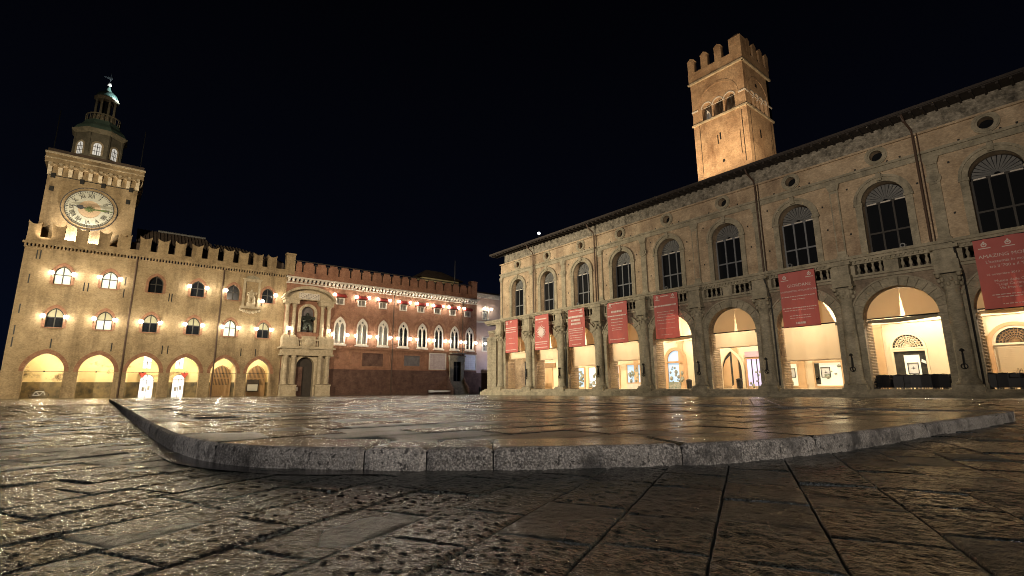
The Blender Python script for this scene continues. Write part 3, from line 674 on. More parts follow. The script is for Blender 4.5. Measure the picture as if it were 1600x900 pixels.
g.v = [(DX + (x - DX) * math.cos(-.03) + (z - DZ) * math.sin(-.03), w, DZ + (z - DZ) * math.cos(-.03) - (x - DX) * math.sin(-.03)) for x, w, z in g.v]; ct.part('minute_hand', g, 'clock_green', parent=dial)
g = MB(); g.plate([(DX + .3, DZ - .08), (DX + .3, DZ + .08), (DX - .6, DZ + .1), (DX - .8, DZ + .3), (DX - 1.1, DZ + .22), (DX - 1.35, DZ + .06), (DX - 1.75, DZ), (DX - 1.35, DZ - .06), (DX - 1.1, DZ - .22), (DX - .8, DZ - .3), (DX - .6, DZ - .1)], [], 1.835, 1.858)
q = .12; g.v = [(DX + (x - DX) * math.cos(q) + (z - DZ) * math.sin(q), w, DZ + (z - DZ) * math.cos(q) - (x - DX) * math.sin(q)) for x, w, z in g.v]; ct.part('hour_hand', g, 'numeral', parent=dial)
# lantern
lx, lw = -5.1, 6.4
g = MB(); oct_ = [(lx + 2.75 * math.cos(PI / 8 + PI / 4 * i), lw + 2.75 * math.sin(PI / 8 + PI / 4 * i)) for i in range(8)]; g.prism(oct_, 30.55, 35.1); drum = ct.part('lantern', g, 'lantern_stone')
for i in range(8):
    a = PI / 4 * i; nx, ny = math.cos(a), math.sin(a); ap = 2.75 * math.cos(PI / 8)
    if ny > .3: continue
    for nm, fr_, mt_, d0 in (('frame', 0, 'pale_stone', .05), ('pane', 1, 'tower_lit_glass' if ny < 0 else 'night_glass', .015), ('glazing_bar', 2, 'sash_dark', .03)):
        g = MB()
        if fr_ == 0: g.band([(-.43, 31.75)] + parch(0, .43, 33.05, 33.5, 6) + [(.43, 31.75)], [(-.66, 31.75)] + parch(0, .66, 33.05, 33.76, 6) + [(.66, 31.75)], 0, d0)
        elif fr_ == 1: g.plate(opening(0, .43, 31.75, 33.05, 33.5, 6), [], 0, d0)
        else:
            g.box(-.04, .04, 0, d0, 31.75, 33.45)
            for z in (32.3, 32.9): g.box(-.43, .43, 0, d0 + .004, z - .03, z + .03)
            for xx in (-.23, .23): g.box(xx - .02, xx + .02, 0, d0 + .002, 31.75, 33.2)
        g.v = [(lx + nx * (ap + w) - ny * x, lw + ny * (ap + w) + nx * x, z) for x, w, z in g.v]; ct.part(nm, g, mt_, parent=drum)
    for sx_ in (-1, 1):
        g = MB(); g.box(sx_ * .98 - .12, sx_ * .98 + .12, 0, .1, 30.76, 34.9); g.v = [(lx + nx * (ap + w) - ny * x, lw + ny * (ap + w) + nx * x, z) for x, w, z in g.v]; ct.part('pilaster', g, 'lantern_stone', parent=drum)
g = MB(); g.lathe([(2.8, 34.9), (3.1, 35.15), (3.25, 35.3), (3.25, 35.45), (2.9, 35.5)], lx, lw, 8, PI / 8); ct.part('lantern_cornice', g, 'grey_stone')
g = MB(); g.lathe([(3.1, 35.5), (2.75, 36.1), (2.2, 36.7), (1.95, 37.2), (1.95, 37.3)], lx, lw, 8, PI / 8); ct.part('lantern_roof', g, 'copper_green')
g = MB(); g.lathe([(1.9, 38.12), (1.98, 38.16), (1.98, 38.26), (1.9, 38.28)], lx, lw, 16, 0, False)
for i in range(24): a = 2 * PI * i / 24; g.tube([(lx + 1.92 * math.cos(a), lw + 1.92 * math.sin(a), 37.28), (lx + 1.92 * math.cos(a), lw + 1.92 * math.sin(a), 38.15)], .05, 5)
ct.part('gallery_railing', g, 'grey_stone')
g = MB(); g.lathe([(1.35, 37.3), (1.35, 38.5), (1.28, 38.55)], lx, lw, 16); ct.part('gallery_base', g, 'grey_stone')
for i in range(8):
    a = PI / 8 + PI / 4 * i; g = MB(); g.lathe([(.19, 38.55), (.15, 38.7), (.14, 40.6), (.2, 40.85)], lx + 1.1 * math.cos(a), lw + 1.1 * math.sin(a), 8); ct.part('column', g, 'grey_stone')
g = MB(); g.lathe([(.45, 38.5), (.45, 40.9)], lx, lw, 8); ct.part('lantern_core', g, 'wrought_iron')
g = MB(); g.lathe([(1.2, 40.85), (1.4, 41.0), (1.45, 41.25), (1.3, 41.3)], lx, lw, 16); ct.part('dome_cornice', g, 'pale_stone')
g = MB(); g.lathe([(1.3, 41.3), (1.22, 41.7), (.98, 42.1), (.6, 42.4), (.32, 42.75), (.2, 43.1), (.13, 43.4)], lx, lw, 20); ct.part('dome', g, 'copper_green', smooth=True)
g = MB(); g.sphere((lx, lw, 43.65), .27, 12, 8); ct.part('finial', g, 'white_stone', smooth=True)
g = MB(); g.tube([(lx, lw, 43.8), (lx, lw, 45.6)], .035); g.plate([(lx - .75, 44.75), (lx - .2, 44.6), (lx + .1, 44.35), (lx + .2, 44.6), (lx + .3, 45.1), (lx + .12, 44.8), (lx - .2, 44.85)], [], lw - .03, lw + .03); ct.part('weathervane', g, 'grey_metal')
for uu, w in ((-9.25, 3.2), (-.2, 3.2)):
    g = MB(); g.tube([(uu, w, 30.7), (uu, w, 36.6)], .05); ct.part('lightning_rod', g, 'wrought_iron')
lamp('SPOT', 'dome_light', (lx + 2.6, YL + lw - 2.0, 41.0), 900, (.72, .92, 1), .05, (lx + .35, YL + lw - .2, 42.4), 60, .5)
lamp('SPOT', 'finial_light', (lx + 1.2, YL + lw - 2.4, 41.6), 900, (.85, .95, 1), .05, (lx, YL + lw, 43.4), 30, .5)
for u in (-5.95, -3.75): lamp('SPOT', 'dial_light', (u, YL + .95, 17.95), 2600, (1, .88, .68), .1, (u, YL + 2.0, 20.2), 95, .7)
lamp('SPOT', 'dial_light', (-8.9, YL - .9, 18.0), 500, (1, .8, .52), .1, (-5, YL + 2, 25), 90, .8)

# ------------------------------------------------------------------ red wing
red = west('red_palace', 'long red brick palace wing with white twin-lancet windows and red awnings under its cornice', 'palace', 37)
gu = [28.2, 31.98, 35.72, 39.52, 43.25, 46.68, 50.15, 53.55]; su = [28.0, 31.65, 35.43, 39.32, 42.82, 46.25, 49.6, 53.0]
GA_, GB, GI, GT = .87, 7.55, 10.35, 11.85
holes = [opening(u, GA_, GB, GI, GT, 8) for u in gu] + [rect(u - .62, u + .62, 13.95, 15.0) for u in su]
g = MB(); g.plate(rect(19.62, 55.2, 3.45, 17.0), holes, .0, .7); red.part('wall', g, 'red_brick')
g = MB(); g.box(19.62, 55.2, -.12, .7, -1.6, 3.45); red.part('base_wall', g, 'dark_brick')
for i, u in enumerate(gu):
    g = MB(); out = opening(u, GA_ + .08, GB - .1, GI, GT + .10, 8)
    h1 = opening(u - .41, .335, GB + .12, 10.2, 10.98, 6); h2 = opening(u + .41, .335, GB + .12, 10.2, 10.98, 6); h3 = circ(u, 11.18, .2, 12)
    g.plate(out, [h1, h2, h3], -.06, .14); wn = red.part('window', g, 'white_stone')
    g = MB(); g.plate(opening(u, GA_ - .02, GB, GI, GT - .05, 8), [], .3, .34); red.part('pane', g, 'curtained_glass' if i < 3 else 'night_glass', parent=wn)
    for q in (-.37, .37):
        g = MB(); g.box(u + q - .015, u + q + .015, .24, .298, GB + .1, 10.9)
        for z in (8.4, 9.2, 10.0): g.box(u + q - .28, u + q + .28, .24, .297, z - .018, z + .018)
        red.part('glazing_bar', g, 'sash_grey', parent=wn)
    g = MB(); g.lathe([(.07, GB + .1), (.07, 10.2)], u, -.09, 8); g.lathe([(.07, 10.15), (.13, 10.35)], u, -.09, 8); red.part('mullion', g, 'white_stone', parent=wn)
    g = MB(); g.box(u - 1.15, u + 1.15, -.22, .1, GB - .32, GB - .1); red.part('sill', g, 'white_stone', parent=wn)
    g = MB(); g.band([(u - 1.25, 9.9)] + parch(u, 1.25, GI, 12.35, 9) + [(u + 1.25, 9.9)], [(u - 1.6, 9.9)] + parch(u, 1.6, GI, 12.95, 9) + [(u + 1.6, 9.9)], -.12, .05); red.part('hood_moulding', g, 'trim_brick')
    for sgn in (-1, 1):
        g = MB(); z = GB
        while z < 9.8: g.box(u + sgn * 1.3 - (.17 if int(z * 5) % 2 else .10), u + sgn * 1.3 + .12, -.06, .05, z + .01, z + .19); z += .2
        red.part('window_jamb', g, 'trim_brick')
for i, u in enumerate(su):
    g = MB(); g.band(rect(u - .52, u + .52, 14.05, 14.9) + [(u - .52, 14.05)], rect(u - .72, u + .72, 13.9, 15.05) + [(u - .72, 13.9)], -.07, .12); wn = red.part('window', g, 'white_stone')
    g = MB(); g.box(u - .05, u + .05, .1, .2, 13.95, 15.0); red.part('mullion', g, 'white_stone', parent=wn)
    g = MB(); g.box(u - .62, u + .62, .2, .25, 13.95, 15.0); red.part('pane', g, 'curtained_glass', parent=wn)
    g = MB(); n = 8; v = []
    for q in range(n + 1):
        a = PI / 2 * q / n; v += [(u - .82, -.75 * math.sin(a), 15.08 + .62 * math.cos(a)), (u + .82, -.75 * math.sin(a), 15.08 + .62 * math.cos(a))]
    fs = [(2 * q, 2 * q + 1, 2 * q + 3, 2 * q + 2) for q in range(n)]; g._add(v, fs); g._add([(u - .82, 0, 15.08)] + [v[2 * q] for q in range(n + 1)], [tuple(range(n + 2))]); g._add([(u + .82, 0, 15.08)] + [v[2 * q + 1] for q in range(n + 1)], [tuple(range(n + 2))])
    red.part('awning', g, 'awning_red')
# string course with crockets under the gothic windows
g = MB(); g.box(27.2, 55.2, -.2, .02, 6.86, 7.05); g.box(27.2, 55.2, -.12, .02, 6.7, 6.86)
u = 27.4
while u < 55: g.sphere((u, -.16, 7.14), .12, 6, 4); u += .55
red.part('string_course', g, 'trim_brick')
# white cornice on brackets
g = MB(); g.box(19.4, 55.5, -.62, .1, 17.3, 17.55); g.box(19.5, 55.3, -.2, .1, 16.52, 16.68); red.part('cornice', g, 'white_stone')
bm_ = MB().box(-.14, .14, -.52, .05, 0, .6).mesh('bracket', 'white_stone'); bm2 = MB()
g = MB(); g.plate([(0, 16.7), (0, 17.3), (-.54, 17.3), (-.5, 17.05), (-.15, 16.75)], [], -.15, .15); g.v = [(w, u_, z) for u_, w, z in g.v]; g.v = [(x, y, z - 16.7) for x, y, z in g.v]; brk = g.mesh('bracket', 'white_stone')
for k in range(57): red.part('bracket', brk, at=(19.8 + .625 * k, 0, 16.7))
g = MB(); g.box(19.6, 55.2, -.06, .7, 17.55, 18.5); red.part('parapet', g, 'red_brick'); g = MB(); g.box(20.5, 53.9, .5, .7, 18.5, 20.05); red.part('dark_backing', g, 'timber_and_shade')  # second box: dark sheet painting the shade in the merlon gaps
def closed_merlon():
    g = MB(); a = .80; out = [(-a, 0), (a, 0), (a, 1.15), (a - .22, 1.3), (a - .22, 1.62), (-a + .22, 1.62), (-a + .22, 1.3), (-a, 1.15)]
    g.plate(out, [], 0, .3); return g.mesh('merlon', 'red_brick')
cm = closed_merlon(); k = 0; u = 21.7
sl = [21.75, 23.7, 25.64, 27.53, 29.47, 31.36, 33.19, 35.1, 36.85, 38.7, 40.37, 42.1, 43.92, 45.68, 47.49, 49.4, 51.1, 52.89]
for a, b_ in zip([20.6] + sl, sl + [53.95]):
    w = (b_ - a - .28); g_ = cm.copy()
    for v in g_.vertices: v.co.x *= w / 1.6
    red.part('merlon', g_, at=((a + b_) / 2, -.06, 18.501))
g = MB(); g._add([(20.4, -.35, 20.1), (54.0, -.35, 20.1), (54.0, 2.2, 20.75), (20.4, 2.2, 20.75), (20.4, -.35, 20.22), (54.0, -.35, 20.22), (54.0, 2.2, 20.9), (20.4, 2.2, 20.9)], [(0, 1, 2, 3), (4, 5, 6, 7), (0, 1, 5, 4), (1, 2, 6, 5), (3, 0, 4, 7)]); red.part('roof', g, 'timber_and_shade')
g = MB(); g.box(53.85, 55.2, -.1, 1.0, 17.56, 21.0); g.box(53.75, 55.3, -.2, 1.1, 21.0, 21.2); red.part('corner_turret', g, 'red_brick')
for u in (37.45, 51.85):
    g = MB(); g.tube([(u, -.2, 16.5), (u, -.17, 7.3), (u, -.25, 7.0), (u, -.25, 3.4), (u, -.2, -.7)], .10, 8); red.part('drainpipe', g, 'drainpipe')
# panels
def panel(o0, o1, i0, i1, mt, fm='trim_brick', nm='wall_panel'):
    g = MB(); (x0, z1), (x1, z0) = o0, o1; g.band([(x0 + .2, z0 + .2), (x1 - .2, z0 + .2), (x1 - .2, z1 - .2), (x0 + .2, z1 - .2), (x0 + .2, z0 + .2)], [(x0, z0), (x1, z0), (x1, z1), (x0, z1), (x0, z0)], -.1, .0); p = red.part(nm, g, fm)
    g = MB(); (x0, z1), (x1, z0) = i0, i1; g.band([(x0 + .12, z0 + .12), (x1 - .12, z0 + .12), (x1 - .12, z1 - .12), (x0 + .12, z1 - .12), (x0 + .12, z0 + .12)], [(x0 - .06, z0 - .06), (x1 + .06, z0 - .06), (x1 + .06, z1 + .06), (x0 - .06, z1 + .06), (x0 - .06, z0 - .06)], -.11, .0); red.part('frame', g, fm, parent=p)
    g = MB(); g.box(x0, x1, -.05, .0, z0, z1); red.part('plaque', g, mt, parent=p)
panel((30.2, 6.55), (37.2, 3.7), (32.1, 6.3), (36.0, 3.9), 'dark_brick', 'trim_brick')
panel((38.3, 6.65), (44.3, 3.75), (39.7, 6.15), (43.0, 4.1), 'slate_stone', 'trim_brick')
for x0, x1, mt in ((44.75, 48.35, 'marble_panel'), (52.4, 55.15, 'bluelit_marble')):
    g = MB(); g.band([(x0 + .16, 3.82), (x1 - .16, 3.82), (x1 - .16, 6.5), (x0 + .16, 6.5), (x0 + .16, 3.82)], [(x0, 3.66), (x1, 3.66), (x1, 6.66), (x0, 6.66), (x0, 3.66)], -.14, 0); p = red.part('memorial_panel', g, 'white_stone')
    g = MB(); g.box(x0 + .15, x1 - .15, -.08, 0, 3.8, 6.52); red.part('plaque', g, mt, parent=p)
    g = MB()
    for q in range(1, 6): xx = x0 + .16 + (x1 - x0 - .32) * q / 6; g.box(xx - .006, xx + .006, -.087, -.08, 3.83, 6.49)
    for q in range(1, 7): zz = 3.82 + 2.68 * q / 7; g.box(x0 + .17, x1 - .17, -.086, -.0801, zz - .006, zz + .006)
    red.part('plaque_joint', g, 'white_stone' if mt == 'marble_panel' else 'marble_panel', parent=p)
# side door with steps and balcony
g = MB()
g.box(49.05, 49.8, -.4, .0, 1.5, 5.2); g.box(51.45, 52.1, -.4, .0, 1.5, 5.2); g.box(48.9, 52.2, -.5, 0, 5.2, 6.1); g.box(48.75, 52.35, -.75, 0, 6.1, 6.35); ds = red.part('side_door_surround', g, 'grey_stone')
g = MB(); g.box(49.8, 51.45, -.14, -.121, 1.6, 5.2); d = red.part('door', g, 'night_glass', parent=ds)
g = MB(); g.box(50.58, 50.67, -.2, -.145, 1.6, 5.2); g.box(49.8, 51.45, -.2, -.146, 4.2, 4.3); g.box(49.8, 49.95, -.2, -.147, 1.6, 5.2); g.box(51.3, 51.45, -.2, -.148, 1.6, 5.2); red.part('door_rail', g, 'sash_dark', parent=ds)
for q in range(6):
    g = MB(); g.box(49.1 - .07 * (5 - q), 52.0 + .07 * (5 - q), -.5 - .32 * (5 - q), -.1, -1.3, -.72 + .38 * (q + 1)); red.part('step', g, 'grey_stone')
for uu, s in ((48.75, -1), (52.2, 1)):
    g = MB(); g.plate([(-.15, -1.2), (-2.4, -1.2), (-2.4, .1), (-1.2, 1.2), (-.15, 2.6)], [], uu - .12, uu + .12); g.v = [(w, u_, z) for u_, w, z in g.v]; red.part('stair_wall', g, 'dark_brick')
g = MB(); g.box(49.0, 52.1, -.95, 0, 6.66, 6.82); red.part('balcony_floor', g, 'grey_stone')
g = MB(); g.tube([(49.05, -.05, 7.7), (49.05, -.9, 7.7), (52.05, -.9, 7.7), (52.05, -.05, 7.7)], .035)
for q in range(13): x = 49.05 + .25 * q; g.tube([(x, -.9, 6.82), (x, -.9, 7.7)], .02, 4)
red.part('balcony_railing', g, 'wrought_iron')

# ------------------------------------------------------------------ portal
po = west('portal', 'pale stone two-storey portal with paired columns around a dark arched doorway and a statue niche', 'portal', 22.9, -1.4)
X0, X1, PC = 19.45, 26.45, 22.95
g = MB(); g.plate([(X0 + .25, -1.2), (PC - 1.3, -1.2)] + parch(PC, 1.3, 3.85, 5.15, 10) + [(PC + 1.3, -1.2), (X1 - .25, -1.2), (X1 - .25, 5.45), (X0 + .25, 5.45)], [], -.9, -.15); po.part('lower_wall', g, 'pale_stone')
g = MB(); g.plate(opening(PC, 1.3, -1.0, 3.85, 5.15, 10), [], -.175, -.16); po.part('doorway_shade', g, 'timber_and_shade')  # dark sheet stands in for the shade inside the doorway
g = MB(); g.box(PC - 1.28, PC - .25, -.55, -.45, -.8, 3.7); d = po.part('door_leaf', g, 'dark_brick')
g = MB(); g.box(PC - 1.1, PC - .7, -.58, -.555, .1, .65); po.part('notice', g, 'white_stone', parent=d)
g = MB(); g.band(opening(PC, 1.3, -1.0, 3.85, 5.15, 10), opening(PC, 1.58, -1.0, 3.85, 5.43, 10), -1.0, -.9); po.part('arch_moulding', g, 'pale_stone')
for c in (20.55, 25.55):
    g = MB(); g.box(c - 1.1, c + 1.1, -1.75, -.9, -1.1, .95); g.box(c - 1.18, c + 1.18, -1.83, -.9, .8, 1.0); g.box(c - 1.16, c + 1.16, -1.81, -.9, -1.1, -.45); po.part('pedestal', g, 'pale_stone')
colm = MB(); colm.lathe([(.42, 0), (.42, .12), (.36, .2), (.345, .3), (.34, 2.2), (.30, 3.85), (.32, 3.9), (.40, 4.1), (.40, 4.28)], 0, 0, 14); lower_col = colm.mesh('column', 'pale_stone', True)
for x in (19.98, 21.1, 24.98, 26.12): po.part('column', lower_col, at=(x, -1.33, 1.05))
g = MB(); g.box(19.2, 26.9, -1.8, -.1, 5.33, 5.6); g.box(19.35, 26.75, -1.68, -.1, 5.6, 6.35); g.box(19.0, 27.1, -2.0, -.1, 6.35, 6.6); po.part('entablature', g, 'pale_stone')
g = MB()
for k in range(16): x = 19.6 + .465 * k; g.box(x - .07, x + .07, -1.72, -1.68, 5.68, 6.28)
po.part('triglyph', g, 'pale_stone')
for x0, x1 in ((19.3, 21.4), (24.55, 26.8)):
    g = MB(); g.box(x0, x1, -1.7, -.1, 6.6, 8.05); po.part('pedestal', g, 'pale_stone')
bal = MB().lathe([(.10, 0), (.07, .1), (.13, .35), (.06, .75), (.09, .9)], 0, 0, 8).mesh('baluster', 'pale_stone', True)
for x in (21.6, 21.9, 22.2, 23.75, 24.05, 24.35): po.part('baluster', bal, at=(x, -1.5, 6.75))
g = MB(); g.box(21.4, 24.55, -1.68, -1.35, 6.6, 6.75); g.box(21.4, 24.55, -1.68, -1.35, 7.65, 7.85); po.part('balustrade_rail', g, 'pale_stone')
g = MB(); g.sphere((PC + .05, -1.55, 7.3), .78, 14, 8, .9); g.v = [(x, -1.55 + (y + 1.55) * .35, z) for x, y, z in g.v]; g.box(PC - .95, PC + 1.05, -1.6, -1.3, 6.6, 8.3); po.part('carved_crest', g, 'pale_stone', smooth=False)
NI = opening(PC - .1, .98, 9.0, 12.0, 12.98, 10)
g = MB(); g.plate(rect(X0 + .1, X1 - .1, 6.7, 13.3), [NI], -.6, -.15); po.part('upper_wall', g, 'red_brick')
g = MB(); g.plate(NI, [], -.17, -.155); po.part('niche_back', g, 'slate_stone')
g = MB(); g.band([(NI[0])] + NI[1:-1] + [NI[-1]], opening(PC - .1, 1.38, 9.0, 12.0, 13.38, 10), -.85, -.6); po.part('niche_moulding', g, 'pale_stone')
uc = MB(); uc.lathe([(.36, 0), (.36, .1), (.3, .2), (.29, .3), (.28, 2.6), (.245, 4.35), (.27, 4.4), (.36, 4.65), (.36, 4.8)], 0, 0, 14); upper_col = uc.mesh('column', 'pale_stone', True)
for x in (19.72, 20.72, 24.95, 25.95):
    po.part('column', upper_col, at=(x, -1.1, 8.35))
    g = MB(); g.box(x - .42, x + .42, -1.6, -.6, 8.05, 8.36); po.part('column_base', g, 'pale_stone')
for x0, x1 in ((19.2, 21.25), (24.45, 26.5)):
    g = MB(); g.box(x0, x1, -1.6, -.1, 13.15, 13.75); g.box(x0 - .15, x1 + .15, -1.75, -.1, 13.75, 14.0); po.part('entablature', g, 'pale_stone')
seg = [(22.85 - 4.0 + 8.0 * i / 20, 14.0 + 2.05 * (1 - ((i - 10) / 10) ** 2) ** .62) for i in range(21)]
seg0 = [(22.85 - 3.7 + 7.4 * i / 20, 14.0 + 1.62 * (1 - ((i - 10) / 10) ** 2) ** .62) for i in range(21)]
g = MB(); g.band(seg0, seg, -1.7, -.1); po.part('arched_pediment', g, 'pale_stone')
g = MB(); g.plate(seg0, [], -.7, -.1); po.part('tympanum', g, 'pale_stone')
g = MB(); g.box(21.3, 24.4, -.95, -.7, 14.1, 15.05); ip = po.part('inscription_panel', g, 'white_stone')
g = MB()
for q in range(4):
    for k in range(11):
        if (q * 7 + k * 5) % 6: x = 21.5 + .26 * k; g.box(x, x + .18, -.957, -.95, 14.22 + .2 * q, 14.30 + .2 * q)
po.part('inscription_line', g, 'slate_stone', parent=ip)
g = figure(0, 0, 0, 3.35, 'bronze', 'statue', None); st = single('statue', g, 'bronze', 'dark bronze statue of a seated robed figure in the portal niche', 'statue', (PC - .1, YL - .55, 8.95), smooth=True)
lamp('SPOT', 'niche_light', (PC - .1, YL - 2.4, 8.4), 60, (1, .82, .5), .08, (PC, YL, 12), 80, .6)

# ------------------------------------------------------------------ lamps on the walls
def lamp_proto():
    t = Thing('wall_lamp', None, 'wall lamp', (0, 0, 0))
    t.part('bracket', MB().tube([(0, .42, -.45), (0, .1, -.5), (0, 0, -.32), (0, 0, -.2)], .035, 6).box(-.1, .1, .40, .45, -.6, -.3), 'wrought_iron')
    t.part('globe', MB().sphere((0, 0, 0), .24, 10, 7), 'bulb', smooth=True); t.part('cap', MB().lathe([(.22, .16), (.12, .25), (.03, .33)], 0, 0, 8), 'wrought_iron')
    return t.o
lp0 = lamp_proto(); used = [0]
def wall_lamp(u, z, label, group, power=85, col=(1, .87, .62), y=-.45):
    o = lp0 if not used[0] else copy_tree(lp0); used[0] += 1
    o.location = (u, YL + y, z); tag(o, label, 'wall lamp', group)
    lamp('POINT', 'lamp_light', (u, YL + y - .32, z), power, col, .10)
gA = 'wall lamps beside the ochre palace windows'
for i in (0, 1, 3):
    for s, nm in ((-1, 'left'), (1, 'right')): wall_lamp(upU[i] + s * 1.02, 14.35, 'glowing wall lamp %s of the upper window over the %s portico arch' % (nm, ordn[i]), gA)
wall_lamp(upU[4] - 1.02, 14.3, 'glowing wall lamp left of the upper window beside the Madonna relief', gA)
wall_lamp(upU[5] + .98, 14.3, 'glowing wall lamp right of the upper window nearest the portal', gA)
wall_lamp(upU[5] - .75, 13.2, 'small low lamp between the Madonna relief and the last upper window', gA, 25)
for i in range(6):
    for s, nm in ((-1, 'left'), (1, 'right')): wall_lamp(loU[i] + s * 1.02, 9.1, 'glowing wall lamp %s of the lower window over the %s portico arch' % (nm, ordn[i]), gA)
for s, nm in ((-.95, 'left'), (.95, 'right')): wall_lamp(PC + (-2.9 if s < 0 else 2.95), 9.35, 'glowing lamp at the foot of the portal columns %s of the bronze statue' % nm, 'lamps on the portal', 90, y=-1.75)
gB = 'wall lamps beside the white lancet windows'; gC = 'wall lamps under the cornice by the red awnings'
for i, u in enumerate(gu):
    for s, nm in ((-1, 'left'), (1, 'right')): wall_lamp(u + s * 1.2, 8.95, 'glowing lamp %s of the %s white lancet window from the portal' % (nm, ordn[i]), gB, 62, (1, .89, .70))
for i, u in enumerate(su):
    for s, nm in ((-1, 'left'), (1, 'right')):
        if (i == 0 and s == 1) or (i == 7 and s == 1): continue
        wall_lamp(u + s * 1.08, 15.45, 'glowing lamp %s of the %s red awning from the portal' % (nm, ordn[i]), gC, 70, (1, .87, .66))

# ------------------------------------------------------------------ pink house and the pale house behind
pk = west('town_house', 'pink plaster house with white cornice in the gap between the two palaces', 'house', 60, .6)
g = MB(); g.plate(rect(55.22, 66, 3.2, 18.2), [rect(57.0, 58.3, 13.9, 15.6), rect(57.0, 58.3, 7.6, 10.2)], .5, 1.0); pk.part('wall', g, 'pink_plaster')
g = MB(); g.box(55.22, 66, .42, 1.0, -1.6, 3.2); pk.part('base_wall', g, 'dark_brick')
g = MB(); g.box(55.22, 66, -.1, 1, 18.7, 19.0); g.box(55.22, 66, .1, 1, 18.2, 18.7); g.box(55.22, 66, .3, 1.0, 13.15, 13.45)
u = 55.4
while u < 65: g.box(u, u + .16, .0, .3, 18.45, 18.69); u += .36
pk.part('cornice', g, 'white_stone')
for z0, z1 in ((13.9, 15.6), (7.6, 10.2)):
    g = MB(); g.band(rect(57.0, 58.3, z0, z1) + [(57.0, z0)], rect(56.8, 58.5, z0 - .2, z1 + .2) + [(56.8, z0 - .2)], .4, .55); w_ = pk.part('window', g, 'white_stone')
    g = MB(); g.box(57.0, 58.3, .75, .8, z0, z1); pk.part('pane', g, 'curtained_glass', parent=w_)
    g = MB(); g.box(57.6, 57.7, .65, .745, z0, z1); g.box(57, 58.3, .65, .744, z0 + .6 * (z1 - z0) - .04, z0 + .6 * (z1 - z0) + .04); pk.part('glazing_bar', g, 'sash_grey', parent=w_)
g = MB(); g.plate([(56.7, 16.0), (58.6, 16.0), (57.65, 16.75)], [], .25, .52); pk.part('pediment', g, 'white_stone')
g = MB(); g._add([(55.3, 0, 19.0), (66, 0, 19.0), (66, 5, 20.5), (55.3, 5, 20.5)], [(0, 1, 2, 3)]); pk.part('roof', g, 'roof_tile')
wall_lamp(56.75, 15.9, 'glowing lamp left of the upper window of the pink house', 'lamps on the pink house', 40); wall_lamp(58.5, 15.9, 'glowing lamp right of the upper window of the pink house', 'lamps on the pink house', 40)
wall_lamp(57.0, 8.9, 'glowing lamp by the lower window of the pink house', 'lamps on the pink house', 60)
lamp('POINT', 'street_light', (60.5, 74.5, 5.5), 1100, (.62, .70, 1), .3)
bh_ = west('roof_house', 'pale yellow rooftop house with a low tiled roof above the red battlements', 'house', 55.5, 15, 18)
g = MB(); g.box(51.0, 60.4, 15, 23, 18, 24.4); bh_.part('wall', g, 'yellow_plaster')
g = MB(); g._add([(50.0, 14.2, 24.4), (61.4, 14.2, 24.4), (61.4, 24, 24.4), (50.0, 24, 24.4), (53.5, 18, 26.9), (57.5, 18, 26.9)], [(0, 1, 5, 4), (1, 2, 5), (2, 3, 4, 5), (3, 0, 4), (0, 3, 2, 1)]); bh_.part('roof', g, 'roof_tile')
for x in (54.4, 57.6):
    g = MB(); g.box(x, x + 1.0, 14.9, 15.05, 22.0, 23.6); bh_.part('window', g, 'sash_dark')
single('flagpole', MB().tube([(0, 0, 0), (0, 0, 9)], .09), 'grey_metal', 'thin bare flagpole beside the pale yellow rooftop house', 'flagpole', (59.1, YL + 14.6, 20.2))
# street things at the foot of the red wing
g = MB(); g.box(-2.2, 2.2, -.22, .22, .38, .62); t = Thing('bench', 'long white stone bench low against the red palace base wall', 'bench', (46.8, YL - 1.1, gz(46.8, 79)))
t.part('seat', MB().box(-2.2, 2.2, -.22, .22, .40, .68), 'white_paint', at=t.org)
for x in (-1.9, 0, 1.9): t.part('leg', MB().box(-.16, .16, -.18, .18, -.02, .40), 'timber_and_shade', at=t.org + Vector((x, 0, 0)))
t.part('end_block', MB().box(-.5, .25, -.26, .26, .36, .76), 'white_paint', at=t.org + Vector((-1.9, 0, 0)))
t = Thing('bollard', 'black rounded bollard with a spread foot before the pink house', 'bollard', (55.4, 79.0, gz(55.4, 79)))
t.part('post', MB().lathe([(.22, .0), (.20, .3), (.19, 1.0), (.24, 1.05), (.20, 1.2), (.1, 1.32), (.02, 1.36)], 0, 0, 10), 'wrought_iron', at=t.org, smooth=True)
t.part('foot', MB().prism([(-.25, -.25), (.6, -.25), (.7, 0), (.6, .25), (-.25, .25)], -.02, .2), 'wrought_iron', at=t.org)
t = Thing('poster_case', 'tall street poster case with pale and dark blue sheets by the corner pier', 'poster case', (58.4, 79.2, gz(58.4, 79.2)))
t.part('frame', MB().box(-.85, .85, -.06, .06, 1.2, 5.0).box(-.8, -.7, -.05, .05, 0, 1.2).box(.7, .8, -.05, .05, 0, 1.2), 'grey_metal', at=t.org)
t.part('sheet', MB().box(-.78, .78, -.075, -.061, 3.1, 4.9), 'white_paint', at=t.org); t.part('sheet', MB().box(-.78, .78, -.074, -.0605, 1.3, 3.0), 'shop_dark', at=t.org)

# ================================================================== NORTH SIDE: arcaded palace (frame u = -Y, w = X - 42, v = Z)
XR = 42.0
def north(name, label, cat, u, w=0, v=-.4, **k): return Thing(name, label, cat, (XR + w, -u, v), -PI / 2, (u, w, v), **k)
ap = north('arcade_palace', 'weathered brick palace with round arches, half columns and tall dark arched windows', 'palace', -27.3)
BC = [-(51.0 - 5.93 * i) for i in range(9)]                       # bay centres
CC = [-54.0] + [(a + b_) / 2 for a, b_ in zip(BC, BC[1:])] + [BC[8] + 5.93 / 2]
UL, UR = -57.0, 3.4
AW, AI, AT = 2.13, 5.08, 7.22
